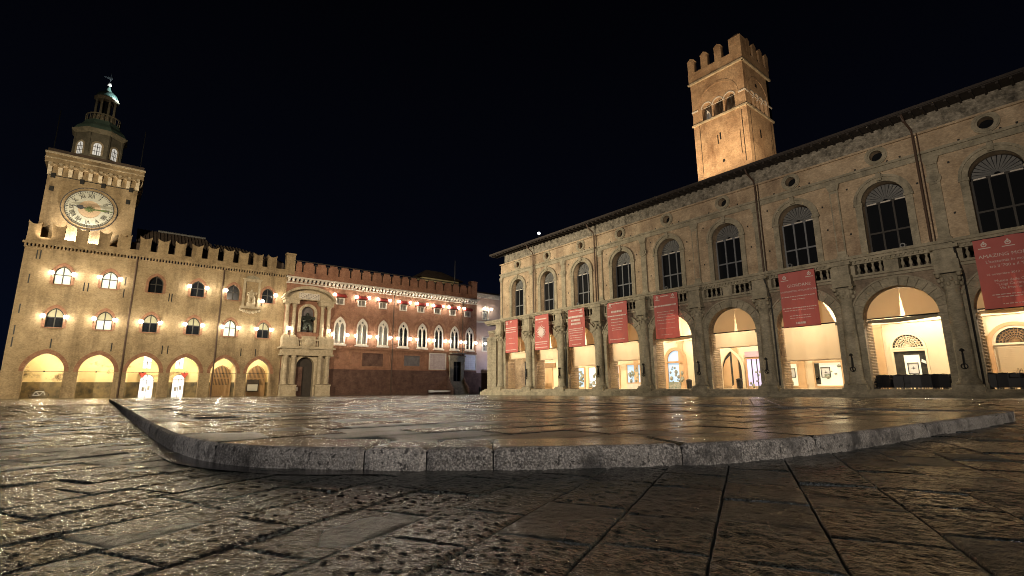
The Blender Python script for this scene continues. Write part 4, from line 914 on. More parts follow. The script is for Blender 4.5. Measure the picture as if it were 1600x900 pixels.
# steps and floor
for w0, top in ((-1.15, .24), (-1.5, .07), (-1.85, -.10)):
    rr = random.Random(int(w0 * 100)); u = UL - .2
    while u < UR:
        l = rr.uniform(1.6, 2.6); g = MB(); g.box(u + .006, u + l - .006, w0, w0 + .36 if top < .2 else -.5, -1.2, top + rr.uniform(-.006, .006)); ap.part('step', g, 'grey_stone'); u += l
g = MB(); g.box(UL, UR, -.5, 9.5, -1.2, .235); ap.part('portico_floor', g, 'cream_plaster')
# arcade wall with open arches
outer = [(UL, .2)]
for c in BC: outer += [(c - AW, .2)] + parch(c, AW, AI, AT, 12) + [(c + AW, .2)]
outer += [(UR, .2), (UR, 8.2), (UL, 8.2)]
g = MB(); g.plate(outer, [], -.5, 1.2); ap.part('arcade_wall', g, 'spandrel_brick')
# upper wall
WH, WS, WI, WT = 1.30, 9.5, 13.68, 15.0; OZ = 17.02
holes = [opening(c, WH, WS, WI, WT, 10) for c in BC] + [circ(c, OZ, .40, 18) for c in BC]
UU = -54.82
g = MB(); g.plate(rect(UU, UR, 9.11, 17.75), holes, 0, 1.1); ap.part('upper_wall', g, 'weathered_brick')
g = MB(); g.box(UU, UU + .8, .8, 14, 8.2, 18.9); g.box(UL, UL + .9, 1.2, 14, -.5, 8.2); ap.part('side_wall', g, 'weathered_brick')
g = MB(); g.box(UU + .9, UR, 2.4, 2.5, 8.3, 18.8); ap.part('interior_shade_sheet', g, 'timber_and_shade')  # dark sheet painting the unlit interior behind windows and balusters
g = MB(); g.box(UL, UR, 1.2, 9.5, 8.0, 8.2); ap.part('portico_ceiling', g, 'cream_plaster')
g = MB(); g.box(-53.75, UR, -.16, .8, 17.752, 18.92); ap.part('attic_band', g, 'rough_concrete')
g = MB(); g.box(-55.6, UR, -1.45, -.1, 18.93, 19.05); g.box(-55.6, UR, -1.52, -1.40, 18.99, 19.16); ev = ap.part('eave', g, 'timber_and_shade')
u = -55.3
rf = MB()
while u < UR: rf.box(u - .07, u + .07, -1.36, -.1, 18.80, 18.928); u += .62
ap.part('rafter', rf, 'timber_and_shade', parent=ev, kind='stuff')
g = MB(); g._add([(-55.6, -1.5, 19.07), (UR, -1.5, 19.07), (UR, 10, 22.4), (-50, 10, 22.4)], [(0, 1, 2, 3)]); ap.part('roof', g, 'roof_tile')
# bands
g = MB(); g.box(UU - .12, UR, -.20, .05, 16.12, 16.30); g.box(UU - .02, UR, -.10, .05, 15.72, 16.12); ap.part('architrave', g, 'grey_stone')
g = MB(); g.box(UU - .1, UR, -.17, .05, 17.60, 17.75); ap.part('frieze_moulding', g, 'weathered_brick')
g = MB(); g.box(-57.6, UR, -1.02, 0, 9.52, 9.72); g.box(-57.4, UR, -.88, 0, 9.34, 9.52); g.box(-57.2, UR, -.72, 0, 9.10, 9.34); ap.part('balcony_cornice', g, 'grey_stone')
u = -57.1; g = MB()
while u < UR: g.box(u, u + .12, -.84, -.6, 9.20, 9.338); u += .26
ap.part('dentil_row', g, 'grey_stone', kind='stuff')
g = MB(); g.box(-57.1, UR, -.66, -.3, 8.2, 8.36); g.box(-57.0, UR, -.66, -.45, 7.98, 8.14); ap.part('balustrade_base', g, 'grey_stone')
balm = MB().lathe([(.10, 0), (.10, .06), (.05, .12), (.11, .30), (.12, .36), (.05, .58), (.09, .66), (.10, .74)], 0, 0, 8).mesh('baluster', 'grey_stone', True)
vous = []
for i, c in enumerate(BC):
    for x0, x1 in ((c - .42, c + .42), (CC[i] - .8, CC[i] + .8)):
        g = MB(); g.box(x0, x1, -.62, -.02, 8.36, 9.10); ap.part('balustrade_block', g, 'grey_stone')
    a, b_ = CC[i] + .8, c - .42
    for (p, q) in ((a, b_), (c + .42, CC[i + 1] - .8)):
        n = 4 if q - p < 2.2 else 5
        for k in range(n): ap.part('baluster', balm, at=(p + (q - p) * (k + .5) / n, -.48, 8.361))
    # voussoirs of the arch, each a stone of its own
    nv = 15
    for k in range(nv):
        a0, a1 = PI * k / nv + .006, PI * (k + 1) / nv - .006
        inn = [(c - (AW + .004) * math.cos(t), AI + (AT - AI) * math.sin(t)) for t in (a0, (a0 + a1) / 2, a1)]; o_ = .60 if k != 7 else .68
        ou_ = [(c - (AW + o_) * math.cos(t), AI + (AT - AI + o_) * math.sin(t)) for t in (a0, (a0 + a1) / 2, a1)]
        g = MB(); d = -.585 - .012 * ((k * 7 + i * 3) % 3) - (.09 if k == 7 else 0); g.band(inn, ou_, d, -.48); ap.part('voussoir', g, 'grey_stone')
    g = MB(); g.band(parch(c, AW + .605, AI, AT + .605, 14), parch(c, AW + .72, AI, AT + .72, 14), -.68, -.49); ap.part('arch_moulding', g, 'grey_stone')
    for s in (-1, 1):
        g = MB(); x0 = c + s * AW; x1 = c + s * (AW + .52); x0, x1 = min(x0, x1), max(x0, x1)
        g.box(x0 + (.003 if s > 0 else 0), x1 - (.003 if s < 0 else 0), -.575, -.48, .24, AI - .22); g.box(x0 - .08, x1 + .08, -.66, 1.26 if False else -.47, AI - .22, AI + .0); g.box(x0 - .05, x1 + .05, -.64, -.47, .241, .62); ap.part('arch_pier', g, 'grey_stone')
    # window
    g = MB(); g.band([(c - WH, WS)] + parch(c, WH, WI, WT, 10) + [(c + WH, WS)], [(c - WH - .42, WS)] + parch(c, WH + .42, WI, WT + .44, 10) + [(c + WH + .42, WS)], -.13, .05)
    g.band(parch(c, WH + .30, WI, WT + .31, 10), parch(c, WH + .47, WI, WT + .49, 10), -.21, -.128)
    for s in (-1, 1): g.box(c + s * (WH + .22) - .28, c + s * (WH + .22) + .28, -.2, .04, WI - .16, WI + .02)
    g.box(c - .16, c + .16, -.3, .02, WT + .05, WT + .62)
    s_ = ap.part('window', g, 'grey_stone')
    sm = 'sash_grey' if i < 7 else 'sash_dark'
    g = MB()
    for x in (-1.25, -.42, .42, 1.25): g.box(c + x - .055, c + x + .055, .58, .66, WS, WI)
    g.box(c - 1.28, c + 1.28, .574, .664, WI - .12, WI); g.box(c - 1.28, c + 1.28, .572, .666, 11.35, 11.47); g.box(c - 1.28, c + 1.28, .57, .668, WS, WS + .42)
    ap.part('sash', g, sm, parent=s_)
    g = MB()
    for x in (-.86, 0, .86): g.box(c + x - .3, c + x + .3, .558, .5705, WI - .09, WI - .0)
    ap.part('blind_roll', g, 'white_stone', parent=s_)
    g = MB(); g.plate([(c - 1.27, WS), (c + 1.27, WS), (c + 1.27, WI)] + list(reversed(parch(c, 1.27, WI, WT - .04, 10))), [], .68, .70); ap.part('pane', g, 'night_glass', parent=s_)
    nsl = 15
    fan = MB()
    for k in range(nsl):
        a0, a1 = PI * k / nsl + .02, PI * (k + 1) / nsl - .02; r0, r1 = .16, 1.22
        P = [(c - r * math.cos(t), WI + .02 + r * 1.0 * math.sin(t)) for r, t in ((r0, a0), (r1, a0), (r1, a1), (r0, a1))]
        q = MB(); q.plate(P, [], .60 + .012 * (k % 2), .665); ap.part('fan_slat', q, 'fan_slat', parent=s_)
    # round window
    g = MB(); g.plate(circ(c, OZ, .70, 24), [circ(c, OZ, .40, 18)], -.10, .02); g.plate(circ(c, OZ, .62, 24), [circ(c, OZ, .50, 24)], -.15, -.099); oc = ap.part('round_window', g, 'grey_stone')
    g = MB(); g.plate(circ(c, OZ, .42, 18), [], .55, .6); ap.part('pane', g, 'night_glass', parent=oc)
    # bosses on the inside of the pier
    g = MB(); Y0 = c - AW
    for a in range(7):
        for b2 in range(23):
            w0, z0 = -.12 + .185 * a, .34 + .205 * b2; g._add([(Y0 + .002, w0, z0), (Y0 + .002, w0 + .17, z0), (Y0 + .002, w0 + .17, z0 + .19), (Y0 + .002, w0, z0 + .19), (Y0 + .075, w0 + .085, z0 + .095)], [(0, 1, 4), (1, 2, 4), (2, 3, 4), (3, 0, 4)])
    ap.part('pier_bosses', g, 'weathered_brick', kind='stuff')
# putlog holes
g = MB(); rr = random.Random(2)
for c in BC:
    for dx, z in ((-1.4, 16.42), (1.35, 16.45), (-2.1, 15.1), (2.05, 14.2), (2.2, 12.3), (-2.25, 11.6), (0.6, 16.4)): g.box(c + dx - .06, c + dx + .06, -.008, .05, z - .07, z + .07)
ap.part('putlog_holes', g, 'wrought_iron')
# pilasters between the windows
for k, c in enumerate(CC):
    w_ = .30 if k else .22; c2 = c if k else UU + .26
    g = MB(); g.box(c2 - w_, c2 + w_, -.16, .02, 9.73, 15.2); g.box(c2 - w_ - .08, c2 + w_ + .08, -.2, .03, 9.73, 10.05); p = ap.part('pilaster', g, 'grey_stone')
    g = MB(); g.plate([(c2 - w_, 15.2), (c2 + w_, 15.2), (c2 + w_ + .14, 15.62), (c2 + w_ + .14, 15.72), (c2 - w_ - .14, 15.72), (c2 - w_ - .14, 15.62)], [], -.25, .02); ap.part('capital', g, 'grey_stone', parent=p)
    if k % 2 == 0 and k:
        g = MB(); g.plate(circ(c2, 14.2, .42, 16), [], -.22, -.158); g.plate(circ(c2, 14.2, .26, 12), [], -.28, -.219); ap.part('medallion', g, 'grey_stone', parent=p)
    else:
        g = MB(); g.box(c2 - w_ + .09, c2 + w_ - .09, -.175, -.158, 10.4, 15.0); ap.part('carved_panel', g, 'weathered_brick', parent=p)
# half columns in front of the piers
sh = MB(); sh.lathe([(.60, -.06), (.62, .04), (.60, .12), (.52, .17), (.54, .24), (.47, .34), (.46, .5), (.455, 2.6), (.41, 5.3), (.40, 5.95), (.45, 6.0), (.42, 6.06)], 0, 0, 18); shm = sh.mesh('column', 'grey_stone', True)
cap = MB(); cap.lathe([(.41, 0), (.46, .12), (.44, .3), (.50, .52), (.60, .78), (.70, .90)], 0, 0, 16)
for q in range(8):
    a = PI / 8 + q * PI / 4
    for zz, rr_ in ((.28, .50), (.58, .58)): cap.sphere((rr_ * math.cos(a + zz), rr_ * math.sin(a + zz), zz), .12, 6, 4, 1.3)
for q in (-1, 1):
    for r2 in (-1, 1): cap.sphere((q * .52, r2 * .52, .86), .17, 6, 4)
cap.box(-.70, .70, -.70, .60, .96, 1.1); capm = cap.mesh('capital', 'grey_stone')
pedm = MB().box(-.78, .78, -.74, .5, -1.0, .36).box(-.70, .70, -.68, .5, .36, .52).mesh('column_base', 'grey_stone')
tor = MB(); tor.tube([(0, -.50, .95), (0, -.62, 1.0), (0, -.66, 1.2), (0, -.60, 1.6), (0, -.54, 1.9), (0, -.60, 2.05), (0, -.66, 1.95)], .045, 6)
tor.lathe([(.05, 0), (.14, .05), (.10, .14), (.04, .2)], 0, -.6, 8); tor.v = [(x, y, z + (1.95 if z < .5 else 0)) for x, y, z in tor.v]
for k in range(10): a0 = 2 * PI * k / 10; a1 = 2 * PI * (k + 1) / 10; tor.tube([(.16 * math.cos(a0), -.62, 1.05 + .16 * math.sin(a0)), (.16 * math.cos(a1), -.62, 1.05 + .16 * math.sin(a1))], .03, 5)
tor.box(-.05, .05, -.56, -.44, 1.15, 1.85)
torm = tor.mesh('torch_holder', 'wrought_iron')
for k, c in enumerate(CC):
    col_ = ap.part('column', shm, at=(c, -.62, .58))
    ap.part('column_base', pedm, at=(c, -.62, 0.0), parent=col_); ap.part('capital', capm, at=(c, -.62, 6.55), parent=col_)
    if k: ap.part('torch_holder', torm, at=(c, -.62, .58), parent=col_)
    g = MB(); g.box(c - .62, c + .62, -1.18, -.3, 7.66, 8.36); g.box(c - .55, c + .55, -1.12, -.3, 8.36, 9.1); g.box(c - .72, c + .72, -1.28, -.3, 9.1, 9.34); ap.part('column_entablature', g, 'grey_stone')
# rusticated corner pier, stone by stone
z = .25; q = 0
while z < 7.4:
    h = .36; g = MB(); x0 = UL + (0 if q % 2 else .0); g.box(-57.08, -56.25 + (.18 if q % 2 else 0), -.72, -.49, z + .012, z + h - .012); ap.part('corner_stone', g, 'grey_stone')
    g = MB(); g.box(-56.23 + (.18 if q % 2 else 0), -55.0, -.70, -.49, z + .012, z + h - .012); ap.part('corner_stone', g, 'grey_stone'); z += h; q += 1
# drainpipes from the eave, with an elbow under the attic
for c in (-47.45, -36.75, -18.2, -7.2):
    g = MB(); g.tube([(c - .25, -1.3, 18.95), (c - .2, -1.1, 18.5), (c - .02, -.45, 18.0), (c, -.32, 17.6), (c, -.30, 9.75)], .075, 8)
    g.tube([(c + .22, -.28, 17.7), (c + .22, -.28, 9.75)], .035, 6); ap.part('drainpipe', g, 'drainpipe')
for k in (2, 6, 8, 9):
    c = CC[k] + .62
    g = MB(); g.tube([(c - .1, -1.05, 9.4), (c - .1, -1.2, 9.1), (c - .05, -.9, 8.2), (c + .05, -.68, 7.4), (c + .05, -.68, .3)], .06, 6); ap.part('drainpipe', g, 'wrought_iron')

# ---- inside the portico
BW = 5.5
g = MB(); g.box(UL, UR, BW, BW + .3, .2, 8.0); g.box(UL, UR, BW - .12, BW, 5.25, 5.5); g.box(UL, UR, BW - .06, BW, .235, .5); ap.part('portico_back_wall', g, 'cream_plaster')
for c in CC[1:-1]:
    g = MB(); g.box(c - .28, c + .28, BW - .14, BW, .24, 5.25); g.box(c - .36, c + .36, BW - .2, BW, .24, .6); g.box(c - .36, c + .36, BW - .2, BW, 5.0, 5.25); ap.part('wall_pilaster', g, 'orange_door')
for c in CC[1:-1]:
    g = MB(); g.plate([(1.2, 7.99), (1.2, 5.3)] + [(3.35 + x, z) for x, z in parch(0, 2.05, 5.3, 7.2, 8)] + [(5.49, 5.3), (5.49, 7.99)], [], c - .3, c + .3); g.v = [(w, uu, z) for uu, w, z in g.v]; ap.part('vault_rib', g, 'cream_plaster')
def shop(y0, y1, z0, z1, glow, goods=0, frame='door_surround', seed=0, bars=0):
    """lit shop window on the back wall: surround > display, goods"""
    u0, u1 = -max(y0, y1), -min(y0, y1)
    g = MB(); g.band([(u0, z0), (u1, z0), (u1, z1), (u0, z1), (u0, z0)], [(u0 - .14, z0 - .12), (u1 + .14, z0 - .12), (u1 + .14, z1 + .16), (u0 - .14, z1 + .16), (u0 - .14, z0 - .12)], BW - .16, BW + .001); s_ = ap.part('shop_window', g, frame)
    g = MB(); g.box(u0, u1, BW - .03, BW - .005, z0, z1); ap.part('display', g, glow, parent=s_)
    rr = random.Random(seed)
    if goods:
        g = MB()
        for q in range(goods):
            x = rr.uniform(u0 + .1, u1 - .1); z = z0 + (z1 - z0) * rr.random() ** 1.4 * .8; r = rr.uniform(.08, .22)
            if q % 3: g.sphere((x, BW - .12 - .05 * rr.random(), z + r), r, 7, 5, rr.uniform(.6, 1.6))
            else: g.box(x - r, x + r, BW - .2, BW - .1, z, z + r * 1.6)
        ap.part('goods', g, 'shop_goods', parent=s_, kind='stuff')
    g = MB()
    for q in range(1, bars + 1): x = u0 + (u1 - u0) * q / (bars + 1); g.box(x - .035, x + .035, BW - .14, BW - .06, z0, z1)
    if bars: ap.part('window_bar', g, 'sash_dark', parent=s_)
    return s_
def picture(uc, z, w, h):
    g = MB(); g.band(rect(uc - w + .05, uc + w - .05, z - h + .05, z + h - .05) + [(uc - w + .05, z - h + .05)], rect(uc - w, uc + w, z - h, z + h) + [(uc - w, z - h)], BW - .14, BW - .08); p = ap.part('framed_picture', g, 'numeral')
    g = MB(); g.box(uc - w + .05, uc + w - .05, BW - .1, BW - .085, z - h + .05, z + h - .05)
    ap.part('sheet', g, 'white_paint', parent=p); g = MB(); g.box(uc - .06, uc + .06, BW - .104, BW - .1001, z - .06, z + .06); g.box(uc - .01, uc + .01, BW - .104, BW - .1, z - .16, z + .16); g.box(uc - .16, uc + .16, BW - .1035, BW - .1, z - .01, z + .01); ap.part('print', g, 'slate_stone', parent=p)
shop(58.0, 55.0, .3, 4.0, 'shop_blue', 16, 'sash_dark', 1, 2)
shop(54.4, 53.0, .3, 3.9, 'shop_blue', 10, 'sash_dark', 2, 1)
g = MB(); g.box(-52.1, -50.2, BW - .16, BW, .24, 3.05); d = ap.part('door', g, 'orange_door')
g = MB(); g.box(-52.0, -51.2, BW - .19, BW - .16, .4, 2.9); g.box(-51.1, -50.3, BW - .19, BW - .16, .4, 2.9); ap.part('door_panel', g, 'orange_door', parent=d)
g = MB(); g.box(-52.2, -49.6, BW - .2, BW, 3.08, 3.75); ap.part('door_transom', g, 'gate_timber')
shop(45.45, 44.35, .35, 2.85, 'shop_blue', 12, 'orange_door', 3); shop(43.5, 42.1, .35, 2.85, 'shop_white', 12, 'orange_door', 4)
shop(39.6, 38.7, .3, 2.9, 'shop_violet', 3, 'orange_door', 5); shop(37.45, 35.6, .95, 2.95, 'shop_blue', 18, 'orange_door', 6)
g = MB(); g.box(-37.45, -35.6, BW - .25, BW, .24, .82); ap.part('shop_plinth', g, 'white_stone')
# arched shop door in the fifth bay
uc = -30.9; g = MB(); g.band(opening(uc, .98, .24, 3.3, 4.3, 8), opening(uc, 1.3, .24, 3.3, 4.62, 8), BW - .22, BW); s_ = ap.part('shop_door', g, 'door_surround')
g = MB(); g.box(uc - .98, uc + .98, BW - .06, BW - .01, .24, 2.95); ap.part('display', g, 'shop_blue', parent=s_)
g = MB(); g.plate(opening(uc, .95, 3.15, 3.3, 4.28, 8), [], BW - .06, BW - .01); ap.part('fanlight', g, 'shop_blue', parent=s_)
g = MB(); g.box(uc - .98, uc + .98, BW - .2, BW, 2.95, 3.15); ap.part('lintel', g, 'door_surround', parent=s_)
g = MB(); rr = random.Random(8)
for q in range(16): x = uc + rr.uniform(-.8, .8); z = rr.uniform(.9, 2.6); g.sphere((x, BW - .14, z), rr.uniform(.07, .2), 7, 5, 1.2)
g.box(uc - .95, uc + .5, BW - .25, BW - .07, .25, .95); ap.part('goods', g, 'shop_goods', parent=s_, kind='stuff')
# passage and shop in the sixth bay
uc = -24.7; g = MB(); g.band(opening(uc, 1.0, .24, 2.0, 3.85, 8), opening(uc, 1.25, .24, 2.0, 4.1, 8), BW - .2, BW); s_ = ap.part('passage_arch', g, 'cream_plaster')
g = MB(); g.plate(opening(uc, 1.0, .24, 2.0, 3.85, 8), [], BW - .03, BW - .01); ap.part('passage_shade', g, 'shop_dark', parent=s_)  # flat dark sheet paints the shaded depth of the passage
g = MB(); g.plate([(uc - 1.0, .24), (uc - .15, .24), (uc - .15, 3.4), (uc - .6, 3.0), (uc - .95, 2.2)], [], BW - .06, BW - .031); ap.part('passage_wall', g, 'orange_door', parent=s_)
shop(23.2, 21.3, .3, 3.0, 'shop_violet', 8, 'door_surround', 9, 3)
g = MB(); g.box(-23.25, -21.2, BW - .25, BW, 3.2, 3.72); sg = ap.part('shop_sign', g, 'sign_violet')
# seventh bay windows with framed pictures
shop(20.3, 18.75, .45, 2.4, 'shop_cream', 6, 'orange_door', 10); shop(17.3, 15.3, .45, 2.4, 'shop_cream', 7, 'orange_door', 11)
picture(-19.3, 1.6, .38, .42); picture(-16.5, 1.6, .36, .44)
g = MB(); g.box(-17.3, -16.95, BW - .2, BW - .1, .6, 2.38); ap.part('dark_panel', g, 'shop_dark')
# eighth bay: door under a grille, ninth: shutter
def grille(uc, zb, r):
    g = MB(); g.band(parch(uc, r, zb, zb + r, 10), parch(uc, r + .16, zb, zb + r + .16, 10), BW - .18, BW); g.box(uc - r - .16, uc + r + .16, BW - .18, BW, zb - .14, zb); s_ = ap.part('lunette', g, 'cream_plaster')
    g = MB(); g.plate(opening(uc, r, zb, zb + .001, zb + r, 10), [], BW - .03, BW - .01); ap.part('lunette_glass', g, 'shop_dark', parent=s_)
    g = MB()
    for k in range(1, 6):
        rr_ = r * k / 6; g.tube([(uc - rr_ * math.cos(PI * t / 10), BW - .09, zb + .02 + rr_ * math.sin(PI * t / 10)) for t in range(11)], .022, 4)
    for k in range(1, 14): t = PI * k / 14; g.tube([(uc, BW - .09, zb + .02), (uc - r * math.cos(t), BW - .09, zb + r * math.sin(t))], .018, 4)
    for k in range(10):
        t = PI * (k + .5) / 10; cx_, cz_ = uc - .72 * r * math.cos(t), zb + .72 * r * math.sin(t); g.tube([(cx_ + .1 * math.cos(q * PI / 4), BW - .09, cz_ + .1 * math.sin(q * PI / 4)) for q in range(9)], .018, 4)
    ap.part('grille', g, 'cream_plaster' if uc < -8 else 'gate_timber', parent=s_)
grille(-10.65, 3.35, .95)
s_ = shop(11.6, 9.65, .24, 3.05, 'shop_dark', 0, 'cream_plaster', 12)  # its dark sheet stands in for the unlit interior
g = MB(); g.box(-11.0, -10.05, BW - .05, BW - .031, .9, 2.75); ap.part('display', g, 'shop_cream', parent=s_)
picture(-10.5, 1.75, .34, .42)
g = MB(); g.plate([(-9.95, 2.2), (-9.68, 2.05), (-9.68, 2.25), (-9.9, 2.42)], [], BW - .2, BW - .1); ap.part('lamp_shade', g, 'white_paint')
grille(-4.75, 3.3, 1.0)
g = MB(); g.box(-5.75, -3.75, BW - .1, BW, .24, 3.1); sh_ = ap.part('shutter', g, 'shutter_metal')
for k in range(22): g = MB(); g.box(-5.74, -3.76, BW - .13, BW - .1005, .27 + .128 * k, .375 + .128 * k); ap.part('slat', g, 'shutter_metal', parent=sh_)
g = MB()
for x0, pts in ((-5.0, [(0, 0), (.08, .25), (.16, .02), (.1, -.05), (.25, .2), (.3, 0)]), (-4.55, [(0, .2), (.05, 0), (.2, .03), (.2, .22), (.28, -.1), (.15, -.14)])): g.tube([(x0 + a, BW - .14, 1.35 + b_) for a, b_ in pts], .014, 4)
ap.part('graffiti', g, 'timber_and_shade', parent=sh_)
g = MB(); g.band(opening(-4.75, 1.16, .24, 3.3, 4.46, 8), opening(-4.75, 1.4, .24, 3.3, 4.70, 8), BW - .24, BW); ap.part('door_arch', g, 'door_surround')
for i, c in enumerate(BC):
    g = MB(); g.tube([(c, 3.2, 8.0), (c, 3.2, 6.95)], .02); g.sphere((c, 3.2, 6.8), .16); ap.part('ceiling_lamp', g, 'bulb')
    lamp('POINT', 'portico_light', (XR + 3.0, -c, 6.2), [560, 560, 620, 650, 800, 720, 720, 820, 760][i], (1, .87, .66), .15)

# ---- canvas blinds hung in the arches
drop = [4.25, 3.85, 2.85, 3.2, 0, 3.85, 2.45, 0, 0]
for i, c in enumerate(BC):
    t = north('canvas_blind', 'cream canvas blind %s in the %s arch from the corner pier' % ({4.25: 'lowered a hand', 3.85: 'half lowered', 2.85: 'lowered far down', 3.2: 'lowered more than half', 2.45: 'lowered lowest', 0: 'rolled up'}[drop[i]], ordn[i]), 'blind', c, .35, 5.0, group='canvas blinds in the arches')
    full = parch(c, AW - .012, AI + .12, AT - .012, 12); zb = AI + .12; slit = .14
    L_ = [p for p in full if p[0] < c + .001]; R_ = [p for p in full if p[0] > c - .001]
    tip = (c - .02, AT - .45)
    lp_ = L_ + [tip, (c - slit, zb)]; rp_ = [(c + slit, zb), tip] + R_
    if i == 4: rp_ = None
    if i in (6,): rp_ = [(c + slit, zb), tip] + [(x, z) for x, z in R_ if x < c + 1.2] + [(c + 1.75, zb)]
    g = MB(); g.plate(lp_, [], .30, .312); t.part('lunette_canvas', g, 'canvas')
    if rp_: g = MB(); g.plate(rp_, [], .34, .352); t.part('lunette_canvas', g, 'canvas')
    g = MB(); g.tube([(c - AW + .03, .32, zb - .02), (c + AW - .03, .32, zb - .02)], .05, 6); t.part('rail', g, 'wrought_iron')
    if drop[i]:
        n = 24; v = []
        for q in range(n + 1):
            x = c - AW + .12 + (2 * AW - .35) * q / n
            for r_ in range(5):
                z = zb - .04 + (drop[i] - zb) * r_ / 4; v.append((x, .36 + .03 * math.sin(q * .9 + i) * r_ / 4 + .012 * math.sin(q * 2.3), z + (.03 * math.sin(q * 1.3) if r_ == 4 else 0)))
        g = MB(); g._add(v, [(q * 5 + r_, q * 5 + r_ + 1, (q + 1) * 5 + r_ + 1, (q + 1) * 5 + r_) for q in range(n) for r_ in range(4)]); t.part('drop_canvas', g, 'canvas', smooth=True)
        g = MB(); g.tube([(c - AW + .12, .37, drop[i]), (c + AW - .23, .37, drop[i])], .04, 6); t.part('hem_bar', g, 'canvas')
    else:
        g = MB(); g.tube([(c - AW + .05, .38, zb - .2), (c - .6, .38, zb - .25), (c + .5, .38, zb - .2), (c + AW - .06, .38, zb - .12)], [.10, .15, .14, .10], 8); t.part('canvas_roll', g, 'grey_stone' if i == 7 else 'canvas', smooth=True)

# ---- red banners under the balcony
def lines(th, par, spec, w):
    for s, u, z, size, al in spec:
        me = text_mesh(s, size, 'print_white', 0, al); me.transform(Matrix.Rotation(PI / 2, 4, 'X')); th.part('lettering', me, at=(u, w, z), parent=par)
def squiggles(th, par, c, rows, w):
    """rows of small print: (z, width, height)"""
    g = MB(); rr = random.Random(int(c * 10))
    for z, wd_, h in rows:
        x = c - wd_ / 2
        while x < c + wd_ / 2: l = rr.uniform(.05, .2); g._add([(x, w, z), (min(x + l, c + wd_ / 2), w, z), (min(x + l, c + wd_ / 2), w, z + h), (x, w, z + h)], [(0, 1, 2, 3)]); x += l + .04
    th.part('small_print', g, 'print_white', parent=par, kind='stuff')
bl = {0: 'small print only, first from the corner pier', 1: 'a white sun with curling rays', 2: 'three bold title lines and small print', 3: 'a faint title high up and lines of print', 4: 'a broad white line across and fine print', 6: 'the title GIORDANI and two small crests', 8: 'the title AMAZING MODELS at the frame edge'}
